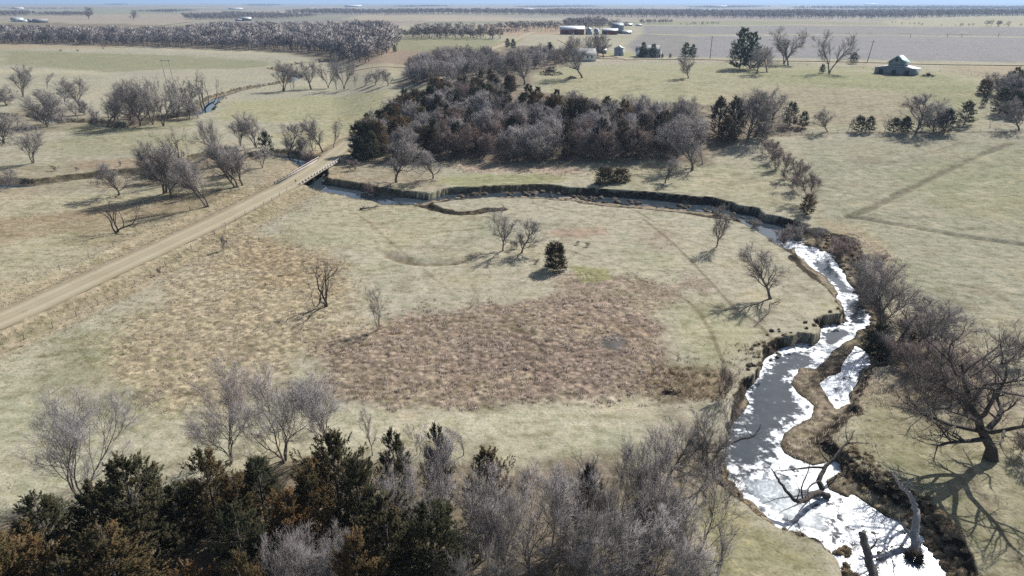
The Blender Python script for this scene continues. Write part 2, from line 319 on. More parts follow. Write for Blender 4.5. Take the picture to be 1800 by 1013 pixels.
# ------------------------------------------------------------------ mesh building
class MB:
    def __init__(s): s.v = []; s.f = []; s.n = 0
    def add(s, V, F):
        V = np.asarray(V, float); F = np.asarray(F, np.int64); s.v.append(V); s.f.append(F+s.n); s.n += len(V)
    def box(s, c, size, rz=0.0):
        x, y, z = np.array(size)/2; V = np.array([[a*x, b*y, q*z] for a in (-1, 1) for b in (-1, 1) for q in (-1, 1)])
        cs, sn = math.cos(rz), math.sin(rz); V = V@np.array([[cs, sn, 0], [-sn, cs, 0], [0, 0, 1]])+np.array(c)
        s.add(V, [[0, 1, 3, 2], [4, 6, 7, 5], [0, 4, 5, 1], [2, 3, 7, 6], [0, 2, 6, 4], [1, 5, 7, 3]])
    def tube(s, P, Rr, k=6, cap=True):
        P = np.asarray(P, float); n = len(P); T = np.gradient(P, axis=0); T /= np.linalg.norm(T, axis=1)[:, None]+1e-9
        up = np.array([0, 0, 1.0]) if abs(T[0][2]) < .8 else np.array([1.0, 0, 0])
        A = np.cross(T, up); A /= np.linalg.norm(A, axis=1)[:, None]+1e-9; B = np.cross(T, A)
        a = np.arange(k)*2*math.pi/k; ring = A[:, None, :]*np.cos(a)[None, :, None]+B[:, None, :]*np.sin(a)[None, :, None]
        V = (P[:, None, :]+ring*np.asarray(Rr, float)[:, None, None]).reshape(-1, 3); i = np.arange(n-1)[:, None]*k; j = np.arange(k)[None, :]; j2 = (j+1) % k
        F = np.stack([i+j, i+j2, i+k+j2, i+k+j], -1).reshape(-1, 4); s.add(V, F)
        if cap and k > 3: s.f.append(np.arange(k)[None, :]+s.n-len(V)+(n-1)*k)
    def prism(s, prof, y0, y1):          # profile in x,z extruded along y
        n = len(prof); V = [(a, y0, b) for a, b in prof]+[(a, y1, b) for a, b in prof]
        s.v.append(np.array(V, float)); fs = [list(range(n))[::-1], [n+i for i in range(n)]]+[[i, (i+1) % n, n+(i+1) % n, n+i] for i in range(n)]
        for f in fs: s.f.append(np.array([f])+s.n)
        s.n += 2*n
    def mesh(s, name, m, smooth=False):
        me = bpy.data.meshes.new(name); V = np.concatenate(s.v); me.vertices.add(len(V)); me.vertices.foreach_set('co', V.ravel().astype(np.float32))
        tot = np.concatenate([np.full(len(f), f.shape[1]) for f in s.f]); idx = np.concatenate([f.ravel() for f in s.f])
        me.loops.add(len(idx)); me.loops.foreach_set('vertex_index', idx.astype(np.int32)); me.polygons.add(len(tot))
        me.polygons.foreach_set('loop_start', np.concatenate([[0], np.cumsum(tot)[:-1]]).astype(np.int32))
        me.update(calc_edges=True)
        if smooth: me.polygons.foreach_set('use_smooth', np.ones(len(tot), bool))
        me.materials.append(m); return me
    def build(s, name, m, parent=None, smooth=False):
        return link(name, s.mesh(name, m, smooth), parent)
def link(name, me, parent=None):
    o = bpy.data.objects.new(name, me); COL.objects.link(o); o.parent = parent; return o
def tag(o, label, cat, group=None):
    o['label'] = label; o['category'] = cat
    if group: o['group'] = group
    return o
def thing(name, label, cat, loc, rz=0, group=None, sc=(1, 1, 1)):
    o = bpy.data.objects.new(name, None); COL.objects.link(o); o.location = loc; o.rotation_euler = (0, 0, rz); o.scale = sc; return tag(o, label, cat, group)

# ------------------------------------------------------------------ the ground: one sheet to the horizon, finer where the land is closer
az = np.concatenate([np.radians(np.arange(-180, -46, 4.0)), np.radians(np.linspace(-46, 49, 900)), np.radians(np.arange(52, 180, 4.0))])
dep = np.concatenate([np.geomspace(.045, .6, 60)[:-1], np.arange(.6, 4, .078), np.arange(4, 20, .038), np.arange(20, 56, .078), [62, 70, 80]]); rd = CAM_H/np.tan(np.radians(dep)); rd = rd[rd < 70000][::-1]
AZ, RD = np.meshgrid(az, rd); gx = (RD*np.sin(AZ)).ravel(); gy = (RD*np.cos(AZ)).ravel(); gd = RD.ravel()
gz, gt = terrain(gx, gy)
col = np.empty((len(gx), 3)); col[:] = (.352, .330, .260); tus = np.zeros(len(gx))
wob = fbm(gx/9, gy/9, 4, 41); wob2 = fbm(gx/2.2, gy/2.2, 3, 42)
def paint(px, c, soft=2.0, mix=1.0, t=None, noise_m=3.0, world=False):
    P = np.array([hit(a, b)[:2] for a, b in px]) if not world else np.array(px)
    cx = P.mean(0); rr = np.hypot(*(P-cx).T).max()+soft*3+noise_m*2
    m = np.where((abs(gx-cx[0]) < rr) & (abs(gy-cx[1]) < rr))[0]
    if not len(m): return
    s = sdist(gx[m], gy[m], P)+noise_m*wob[m]+noise_m*.4*wob2[m]; k = sstep(soft, -soft, s)*mix
    col[m] += (np.array(c)-col[m])*k[:, None]
    if t is not None: tus[m] += (t-tus[m])*k
def streak(px, c, half, soft, mix=1.0, noise_m=.3, t=None):
    P = smooth_line([hit(a, b)[:2] for a, b in px], 4); cx = P.mean(0); rr = np.hypot(*(P-cx).T).max()+half+soft+3
    m = np.where((abs(gx-cx[0]) < rr) & (abs(gy-cx[1]) < rr))[0]
    s = seg_dist(gx[m], gy[m], P)+noise_m*wob[m]+noise_m*wob2[m]; k = sstep(half+soft, half, s)*mix; col[m] += (np.array(c)-col[m])*k[:, None]
    if t is not None: tus[m] += (t-tus[m])*k
# broad variation: greener and strawier ground
k = sstep(-.3, .4, fbm(gx/35, gy/35, 4, 51)); col += (np.array([.395, .36, .27])-col)*(k*.5)[:, None]
k = sstep(.0, .6, fbm(gx/60+9, gy/60, 4, 52)); col += (np.array([.29, .295, .205])-col)*(k*.40)[:, None]
mott0 = fbm(gx/4.5, gy/4.5, 5, 53); mott1 = fbm(gx/13, gy/13, 4, 54)
# far farmland: square fields
a = .12; fx = gx*math.cos(a)+gy*math.sin(a); fy = -gx*math.sin(a)+gy*math.cos(a)
cxi = np.floor(fx/520); cyi = np.floor(fy/420); pal = np.array([[.31, .275, .235], [.24, .225, .215], [.34, .305, .26], [.23, .27, .18], [.36, .33, .28], [.27, .25, .225], [.29, .29, .21], [.32, .27, .235]])
idx = ((cxi*7919+cyi*104729+np.floor(cxi*cyi*31)).astype(np.int64) % 8); kf = sstep(1250, 1600, gd); col += (pal[idx]-col)*kf[:, None]
# left bottomland
paint([(-60,330),(0,345),(200,340),(430,330),(470,345),(300,420),(0,560),(-80,590)], (.40,.355,.245), 5, .7, .15)
paint([(-60,395),(120,370),(330,345),(440,330),(440,345),(300,375),(160,405),(0,425),(-60,430)], (.29,.225,.15), 3, .75, .3)  # brown grass stripe, with cast shadows painted into its colour
paint([(90,430),(330,345),(445,335),(440,350),(330,395),(200,435)], (.31,.25,.165), 3, .6, .2)
paint([(60,255),(150,235),(300,232),(360,250),(320,275),(200,272),(100,275)], (.26,.28,.16), 8, .7)
paint([(110,285),(260,275),(440,272),(460,290),(330,300),(140,300)], (.30,.215,.155), 4, .7)
paint([(150,215),(330,208),(345,222),(220,236),(110,232)], (.21,.25,.12), 4, .7)
paint([(0,88),(120,92),(330,98),(480,108),(470,118),(300,122),(180,128),(0,112)], (.225,.265,.135), 12, .8, noise_m=10)
paint([(-40,77),(180,77),(260,82),(180,86),(-40,88)], (.36,.29,.20), 14, .8, noise_m=8)
paint([(250,82),(480,84),(600,92),(520,97),(300,90)], (.43,.39,.29), 10, .7, noise_m=8)
paint([(0,122),(160,124),(200,130),(60,131),(-20,128)], (.43,.39,.28), 6, .7, noise_m=5)
paint([(460,240),(740,150),(760,160),(640,235),(600,262),(560,262)], (.345,.34,.20), 6, .8)
paint([(400,180),(560,168),(690,160),(650,200),(480,215),(380,210)], (.315,.33,.18), 6, .8)
# near meadow
paint([(-40,620),(80,590),(230,600),(330,700),(560,740),(870,745),(1000,740),(1100,760),(1000,850),(600,860),(250,840),(60,900),(-60,960)], (.385,.38,.27), 4, .8)
paint([(75,640),(130,608),(215,612),(225,640),(180,660),(240,690),(250,730),(200,720),(130,700),(60,680)], (.18,.215,.105), 6.0, .75, .3, noise_m=7)
paint([(195,640),(240,560),(330,470),(380,405),(430,398),(520,430),(570,450),(612,495),(600,560),(660,590),(600,640),(540,640),(500,690),(380,730),(300,720),(220,690)], (.43,.36,.25), 6, .8, .85, noise_m=8)
paint([(400,425),(480,415),(560,440),(600,480),(585,520),(480,500),(420,470)], (.36,.28,.18), 5, .6, .9, noise_m=4)
paint([(545,605),(640,585),(720,560),(860,535),(950,522),(1010,525),(1080,530),(1135,555),(1170,590),(1180,640),(1150,680),(1050,700),(900,712),(760,722),(660,715),(600,690),(560,650)], (.31,.24,.19), 3.4, .85, 1.0, noise_m=3.5)
paint([(840,600),(1000,580),(1130,620),(1120,670),(950,680),(830,660)], (.285,.22,.185), 3, .7, 1.0, noise_m=4)
paint([(965,485),(1035,478),(1100,492),(1160,498),(1235,490),(1240,500),(1190,512),(1130,540),(1070,545),(990,530)], (.33,.255,.21), 2.2, .8, .7, noise_m=4)
paint([(1015,472),(1060,475),(1065,488),(1030,490)], (.26,.31,.12), .8, .8)
paint([(1120,640),(1200,640),(1290,640),(1310,670),(1250,700),(1190,695),(1130,680)], (.215,.165,.11), 1.5, .8, .7)
paint([(1062,595),(1085,592),(1098,603),(1085,612),(1065,606)], (.12,.12,.12), .7, .9, 0)
paint([(1200,570),(1195,600),(1230,650),(1290,640),(1320,600),(1330,560),(1250,530)], (.325,.335,.20), 3, .7)
paint([(1130,395),(1180,400),(1200,430),(1150,445),(1120,420)], (.36,.30,.24), 2, .6, .2)
paint([(980,400),(1060,402),(1075,412),(1010,418),(960,412)], (.33,.22,.17), 1.6, .6, .2)
paint([(1200,480),(1270,495),(1240,515),(1190,510)], (.29,.235,.2), 1.5, .6, .3)
paint([(470,420),(560,335),(700,350),(860,385),(700,440),(560,440)], (.355,.335,.225), 5, .6)
paint([(560,335),(600,345),(660,375),(690,410),(660,405),(590,370)], (.39,.34,.25), 3, .5)
paint([(760,312),(860,306),(960,306),(1000,316),(930,325),(820,328),(770,322)], (.265,.315,.135), 2, .8)
paint([(785,290),(880,288),(1000,292),(1040,302),(960,306),(840,304)], (.42,.325,.265), 2, .85, .4)
paint([(1040,285),(1200,285),(1400,290),(1400,370),(1330,362),(1200,338),(1050,325)], (.33,.32,.21), 4, .6)
# right meadow
paint([(1390,250),(1500,240),(1830,240),(1900,600),(1700,600),(1560,480),(1440,390),(1400,320)], (.29,.305,.21), 4, .85)
paint([(1560,300),(1700,270),(1830,262),(1830,400),(1650,380)], (.25,.29,.15), 6, .6)
paint([(1440,385),(1520,400),(1560,430),(1590,480),(1560,500),(1520,440),(1440,405)], (.37,.30,.21), 2.5, .8, .3)
paint([(1545,690),(1590,560),(1640,600),(1720,640),(1800,680),(1800,760),(1680,740),(1600,720)], (.24,.19,.14), 3, .7, .4)
paint([(1500,700),(1800,740),(1850,1060),(1700,1050),(1600,860),(1490,780)], (.275,.25,.16), 3, .75, .2)
paint([(1250,850),(1330,930),(1440,980),(1490,1060),(1200,1080),(1220,900)], (.275,.275,.15), 2, .8, .1)
paint([(1395,640),(1480,600),(1510,660),(1500,740),(1430,815),(1370,790),(1390,700)], (.30,.25,.185), 1, .8, .6)
# uplands
paint([(930,118),(1200,112),(1560,118),(1740,130),(1740,225),(1420,228),(1230,215),(960,160)], (.315,.315,.19), 8, .8)
paint([(1250,160),(1420,150),(1640,165),(1640,215),(1450,222),(1270,200)], (.325,.28,.205), 8, .75)
paint([(1340,124),(1440,125),(1660,132),(1740,170),(1700,190),(1580,160),(1350,145)], (.255,.305,.145), 6, .8)
paint([(1650,118),(1830,112),(1830,150),(1760,150),(1680,128)], (.34,.285,.20), 8, .9)
paint([(1215,101),(1215,64),(1480,62),(1810,66),(2300,60),(2300,116),(1800,110),(1560,106),(1440,103)], (.24,.25,.245), 5, 1, noise_m=1)
paint([(1100,80),(1130,60),(1215,64),(1215,101),(1120,98)], (.232,.232,.22), 5, 1, noise_m=1)
paint([(1130,45),(1480,46),(1840,50),(2300,50),(2300,61),(1810,64),(1480,61),(1130,60)], (.235,.238,.228), 6, 1, noise_m=1)
paint([(1150,37),(1360,37),(1560,41),(1560,44),(1300,43.5),(1150,44)], (.24,.29,.155), 6, .9, noise_m=1)
paint([(1550,37),(1640,32),(1830,27),(2300,24),(2300,46),(1830,48),(1560,44.5)], (.36,.335,.235), 8, .9, noise_m=4)
paint([(840,44),(985,42),(985,60),(900,64),(830,60)], (.37,.27,.20), 5, .9, noise_m=2)
paint([(690,66),(830,66),(880,72),(870,90),(800,95),(700,90)], (.245,.285,.145), 6, .9)
paint([(640,90),(720,88),(770,95),(760,112),(650,118),(610,108)], (.31,.225,.17), 5, .85)
paint([(600,118),(760,112),(760,125),(640,130)], (.41,.35,.25), 5, .8)
paint([(1060,92),(1110,92),(1110,101),(1060,100)], (.30,.36,.14), 3, .8, noise_m=1)
paint([(640,26),(900,30),(930,36),(700,38),(600,34)], (.40,.33,.26), 20, .8, noise_m=20)
paint([(80,27),(330,26),(340,42),(250,46),(80,42)], (.34,.285,.24), 15, .9, noise_m=10)
paint([(60,16),(330,14),(330,25),(80,27)], (.24,.285,.18), 20, .9, noise_m=10)
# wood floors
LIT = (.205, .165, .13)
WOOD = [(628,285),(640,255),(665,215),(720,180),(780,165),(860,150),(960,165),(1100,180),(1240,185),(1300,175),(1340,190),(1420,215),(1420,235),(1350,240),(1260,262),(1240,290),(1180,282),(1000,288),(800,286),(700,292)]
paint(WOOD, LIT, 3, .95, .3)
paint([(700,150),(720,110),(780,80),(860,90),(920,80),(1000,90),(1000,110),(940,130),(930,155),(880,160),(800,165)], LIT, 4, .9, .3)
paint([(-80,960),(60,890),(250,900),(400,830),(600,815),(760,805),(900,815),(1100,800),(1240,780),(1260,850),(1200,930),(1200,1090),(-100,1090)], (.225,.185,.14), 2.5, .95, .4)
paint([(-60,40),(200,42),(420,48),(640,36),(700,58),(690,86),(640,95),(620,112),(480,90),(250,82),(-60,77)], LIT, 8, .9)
paint([(0,200),(60,185),(200,205),(340,195),(340,215),(220,225),(60,235),(0,230)], (.25,.21,.15), 4, .6)
paint([(-60,290),(100,290),(330,290),(470,262),(600,262),(540,330),(440,325),(200,335),(0,345)], (.29,.235,.165), 4, .55, .3)
paint([(620,290),(760,300),(780,330),(640,335),(560,318),(590,298)], (.30,.245,.175), 3, .6, .3)
# trails and tracks
DK = (.16, .125, .085)
for P in ([(1130,385),(1180,425),(1225,470),(1262,510),(1290,540),(1330,568),(1360,600)], [(1195,520),(1225,545),(1250,585),(1272,640)], [(950,340),(1090,362),(1150,390)]):
    streak(P, DK, .12, .5, .7, .1)
for P in ([(840,722),(900,728),(1000,728),(1080,712),(1150,690)], [(860,745),(940,742),(1040,735),(1110,718)], [(1030,738),(1080,734),(1120,722),(1190,700)]): streak(P, DK, .1, .45, .65, .15)
for P in ([(540,345),(620,372),(680,420),(740,470),(800,520)], [(300,720),(420,735),(560,742),(700,735),(840,725)], [(900,350),(1000,372),(1120,390),(1230,430),(1330,480)], [(650,420),(760,410),(860,400)], [(1000,440),(1100,470),(1200,478)], [(20,380),(120,360),(250,352),(400,345)], [(0,700),(80,690),(160,720),(240,760)],
    [(1450,300),(1560,290),(1700,246)], [(1560,480),(1680,500),(1800,520)], [(700,175),(600,190),(480,200)], [(420,200),(520,215),(600,225)], [(30,130),(160,150),(330,150)], [(1000,160),(1150,150),(1300,155),(1450,190)], [(1480,200),(1560,180),(1680,170)]): streak(P, DK, .10, .5, .45, .5)
rq = np.random.default_rng(77)
for q in range(70):
    x, y = rq.uniform(0, 1750), rq.uniform(345, 760)
    if 1250 < x < 1560 and y > 480: continue
    a = rq.uniform(-.35, .35); L = rq.uniform(8, 38); streak([(x, y), (x+L*.5, y+L*a*.5+rq.uniform(-2, 2)), (x+L, y+L*a)], (.19,.15,.10), .08, .5, rq.uniform(.3, .7), .35)
for q, P in zip(drains, DRAINS): streak(P, (.15,.13,.095), .9 if q is drains[0] else .3, 1.0, .75, .5)
streak([(1540,372),(1640,320),(1740,270)], (.33,.30,.21), .6, 1.5, .5)
streak([(682,448),(700,455),(725,461),(760,463),(800,460),(825,455)], (.17,.13,.09), .5, 1.2, .75, .5, .5)
streak([(560,738),(700,742),(850,740),(1000,732),(1110,715)], (.46,.425,.32), 2.2, 2.5, .7, .6)
streak([(600,345),(700,385),(760,440),(830,452)], (.39,.34,.25), 1, 3, .5, .8)
streak([(1230,232),(1330,236),(1500,233),(1660,233),(1800,232)], (.20,.16,.11), .5, 1.2, .7, .4)
streak([(1560,700),(1660,760),(1720,860),(1800,1010)], (.17,.14,.1), .2, .5, .5, .2)
streak([(1440,60),(1600,59),(1850,64)], (.17,.145,.11), 1.5, 2, .9, .5)
streak([(1100,62),(1300,63),(1420,61)], (.19,.20,.11), 2.5, 2, .8, .5)
streak([(1060,108),(1440,112),(1560,116),(1830,122)], (.33,.25,.19), 1.2, 2, .8, .5)
for i in range(7): streak([(1665+i*9,118+i*2),(1720+i*15,124+i*3),(1830+i*10,130+i*6)], (.24,.20,.14), .4, .8, .6, .2)
# keep the winter grass dull, then mottle it with thatch, bare soil and worn patches
gex = np.maximum(0, col[:, 1]-col[:, 0]*.93); col[:, 1] -= gex*.55; col[:, 0] += gex*.18; col[:, 2] += gex*.12
kk = sstep(.18, .55, mott0)*(gd < 420)*.40; col += (np.array([.45,.40,.29])-col)*kk[:, None]
kk = sstep(-.20, -.55, mott0+.35*mott1)*(gd < 420)*.42; col += (np.array([.20,.165,.115])-col)*kk[:, None]
kk = sstep(.25, .6, mott1)*.30; col += (np.array([.37,.315,.235])-col)*kk[:, None]
# verges of the road
m = np.where((gd < 800) & (gx < 60) & (gy > 0))[0]; dr = seg_dist(gx[m], gy[m], road)+.8*wob2[m]
side = np.zeros(len(m)); k = sstep(15, 9, dr)*.8; col[m] += (np.array([.40,.335,.235])-col[m])*k[:, None]; tus[m] = np.maximum(tus[m], k*.45)
k = sstep(9, 7.5, dr)*sstep(5, 6, dr)*.5; col[m] += (np.array([.24,.215,.14])-col[m])*k[:, None]
# creek banks: mud below, dark cut earth, dry grass on the bars
k = sstep(.999, .985, gt); tusk = k > .02
soil = np.array([.05,.04,.03]); barc = np.array([.29,.245,.185]); mud = np.array([.115,.09,.065])
lo = sstep(.12, .25, gt+.1*wob2); cc = mud*(1-lo)[:, None]+barc*lo[:, None]; hi = sstep(.46, .58, gt+.05*wob2); cc = cc*(1-hi)[:, None]+soil*hi[:, None]
col += (cc-col)*(k*.97)[:, None]; tus = np.maximum(tus*(1-k), k*.75*lo)
# steep ground is bare dark earth
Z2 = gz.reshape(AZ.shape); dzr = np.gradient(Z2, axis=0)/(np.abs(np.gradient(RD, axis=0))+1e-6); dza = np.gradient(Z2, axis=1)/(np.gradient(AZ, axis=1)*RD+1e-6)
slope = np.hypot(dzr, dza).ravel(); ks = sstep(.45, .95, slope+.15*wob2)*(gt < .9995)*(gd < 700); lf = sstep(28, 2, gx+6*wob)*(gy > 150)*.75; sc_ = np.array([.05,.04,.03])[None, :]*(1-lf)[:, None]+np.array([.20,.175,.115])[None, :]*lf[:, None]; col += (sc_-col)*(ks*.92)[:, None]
# rough sedge lifts the surface too
gz += tus*.30*fbm(gx/1.1, gy/1.1, 2, 77)*(gd < 260)+.05*fbm(gx/1.8, gy/1.8, 2, 78)*(gd < 260)
col = np.clip(col, .02, .9)
na, nr = len(az), len(rd)
i = np.arange(nr-1)[:, None]*na; j = np.arange(na)[None, :]; j2 = (j+1) % na
F = np.stack([i+j, i+j2, i+na+j2, i+na+j], -1).reshape(-1, 4)
gb = MB(); gb.add(np.stack([gx, gy, gz], 1), F); gb.f.append(np.arange(na)[None, :])
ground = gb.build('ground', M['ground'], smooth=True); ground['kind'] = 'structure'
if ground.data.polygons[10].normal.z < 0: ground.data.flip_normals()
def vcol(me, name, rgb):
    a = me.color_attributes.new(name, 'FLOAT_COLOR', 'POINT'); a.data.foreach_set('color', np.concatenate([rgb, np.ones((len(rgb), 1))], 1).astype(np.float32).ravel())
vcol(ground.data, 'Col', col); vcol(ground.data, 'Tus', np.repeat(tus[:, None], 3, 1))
def gh(x, y):
    z, _ = terrain(np.array([x], float), np.array([y], float)); return float(z[0])

# ------------------------------------------------------------------ creek water with its ice
wa = np.radians(np.linspace(-46, 46, 700)); wr = CAM_H/np.tan(np.radians(np.arange(3.6, 50, .09)))[::-1]; WA, WR = np.meshgrid(wa, wr)
wx = (WR*np.sin(WA)).ravel(); wy = (WR*np.cos(WA)).ravel(); wt = np.full(len(wx), 9.0)
dpool = np.minimum(sdist(wx, wy, pool), sdist(wx, wy, arm)); wt = np.minimum(dpool, sdist(wx, wy, farw))-1.6
for q, a_, b_ in LINES: wt = np.minimum(wt, seg_dist(wx, wy, q)-a_)
def wp(px): return [flat(a, b, WZ) for a, b in px]
ice = np.zeros((len(wx), 3)); ice[:, 0] = np.where(dpool < 4, .62+.16*fbm(wx/7, wy/7, 3, 65), -.3)
def iset(px, v, ch=0, soft=.8):
    s = sdist(wx, wy, wp(px)); k = sstep(soft, -soft, s+.5*fbm(wx/2, wy/2, 3, 61)); ice[:, ch] += (v-ice[:, ch])*k
iset([(1430,462),(1452,462),(1475,488),(1495,515),(1515,530),(1528,550),(1520,566),(1500,570),(1490,540),(1475,508),(1445,480)], .10, 0, 1.2)
iset([(1478,513),(1505,512),(1512,525),(1498,532),(1484,526)], .55)
iset([(1443,588),(1470,580),(1492,584),(1480,598),(1455,606)], .10)
iset([(1362,640),(1385,628),(1415,625),(1432,634),(1420,650),(1392,650),(1385,672),(1398,700),(1412,716),(1405,730),(1380,745),(1362,765),(1352,788),(1340,806),(1300,812),(1270,822),(1270,750),(1300,735),(1318,700),(1316,672)], .14, 0, 2.0)
iset([(1290,735),(1322,715),(1335,735),(1318,770),(1280,792),(1275,770)], .34, 0, 2)
iset([(1385,690),(1402,705),(1418,720),(1408,736),(1380,760),(1358,790),(1372,806),(1340,812),(1330,800),(1345,765),(1375,735),(1395,722)], .42, 0, 1.5)
iset([(1310,850),(1340,838),(1375,842),(1400,860),(1415,885),(1440,905),(1455,930),(1430,935),(1380,912),(1335,885)], .14, 0, 2.2); iset([(1310,850),(1340,838),(1375,842),(1400,860),(1415,885),(1440,905),(1455,930),(1430,935),(1380,912),(1335,885)], 1, 1, 1.5)
TH = [(1560,975),(1590,958),(1630,962),(1662,990),(1690,1060),(1560,1060),(1545,1000)]
iset(TH, .10, 0, 1.8); iset(TH, 1, 1, 1.2)
ice[:, 0] += sstep(-1.5, -.2, dpool)*.12*(dpool < 4)
keep = wt < 1.4
na, nr = len(wa), len(wr); i = np.arange(nr-1)[:, None]*na; j = np.arange(na-1)[None, :]
F = np.stack([i+j, i+j+1, i+na+j+1, i+na+j], -1).reshape(-1, 4); F = F[keep[F].any(1)]
used = np.unique(F); rem = np.zeros(len(wx), int); rem[used] = np.arange(len(used))
wb = MB(); wb.add(np.stack([wx[used], wy[used], np.full(len(used), WZ)], 1), rem[F][:, ::-1]); water = wb.build('creek_water', M['water'], smooth=True); water['kind'] = 'structure'
if water.data.polygons[0].normal.z < 0: water.data.flip_normals()
vcol(water.data, 'Ice', ice[used])

# ------------------------------------------------------------------ roads
def ribbon(name, line, half, lift, m, fade=None, skip=None):
    L = smooth_line(line, 3) if len(line) < 60 else line; T = np.gradient(L, axis=0); T /= np.linalg.norm(T, axis=1)[:, None]; Nn = np.stack([T[:, 1], -T[:, 0]], 1)
    b = MB(); V = []; U = []; k = 9
    for q in range(len(L)):
        for s in range(k):
            f = s/(k-1); p = L[q]+Nn[q]*(f*2-1)*half; hz = hbase(*p)+(DECK*float(sstep(560, 330, np.hypot(*p))) if fade else 0)
            V.append([p[0], p[1], hz+lift+.09*(1-(2*f-1)**2)]); U.append(f)
    n = len(L); i = np.arange(n-1)[:, None]*k; j = np.arange(k-1)[None, :]; F = np.stack([i+j, i+k+j, i+k+j+1, i+j+1], -1).reshape(-1, 4); b.add(V, F)
    o = b.build(name, m, smooth=True); o['kind'] = 'structure'
    if o.data.polygons[0].normal.z < 0: o.data.flip_normals()
    uv = o.data.uv_layers.new(name='UVMap'); vi = np.empty(len(o.data.loops), np.int32); o.data.loops.foreach_get('vertex_index', vi); U = np.array(U)
    uv.data.foreach_set('uv', np.stack([U[vi], vi*0.0], 1).astype(np.float32).ravel()); return o
ribbon('gravel_road', smooth_line(road, 2), 4.1, .06, M['gravel'], True)
ribbon('farm_lane', lane, 2.6, .25, M['gravel']); ribbon('upland_road', smooth_line(toproad, 3), 3.2, .35, M['gravel'])
ribbon('farmyard_drive', YARD, 4, .3, M['gravel']); ribbon('distant_lane', FARLANE, 5, .8, M['gravel'])

# ------------------------------------------------------------------ trees: grown templates, then copied
def nrm(v): return v/(np.linalg.norm(v)+1e-9)
def rot_away(d, ang, azm):
    a = nrm(np.cross(d, [0, 0, 1.0] if abs(d[2]) < .9 else [1.0, 0, 0])); b = np.cross(d, a)
    return nrm(d*math.cos(ang)+(a*math.cos(azm)+b*math.sin(azm))*math.sin(ang))
def spikes(P, D, L, r):
    """thin three-sided twigs, vectorised"""
    D = D/(np.linalg.norm(D, axis=1)[:, None]+1e-9); up = np.where(np.abs(D[:, 2:3]) < .9, np.array([[0, 0, 1.0]]), np.array([[1.0, 0, 0]]))
    A = np.cross(D, up); A /= np.linalg.norm(A, axis=1)[:, None]+1e-9; B = np.cross(D, A); r = np.broadcast_to(r, (len(P),))[:, None]
    V = np.stack([P+A*r, P+(-.5*A+.87*B)*r, P+(-.5*A-.87*B)*r, P+D*L[:, None]], 1).reshape(-1, 3)
    i = np.arange(len(P))[:, None]*4; F = np.concatenate([i+np.array([[0, 1, 3]]), i+np.array([[1, 2, 3]]), i+np.array([[2, 0, 3]])], 0)
    return V, F
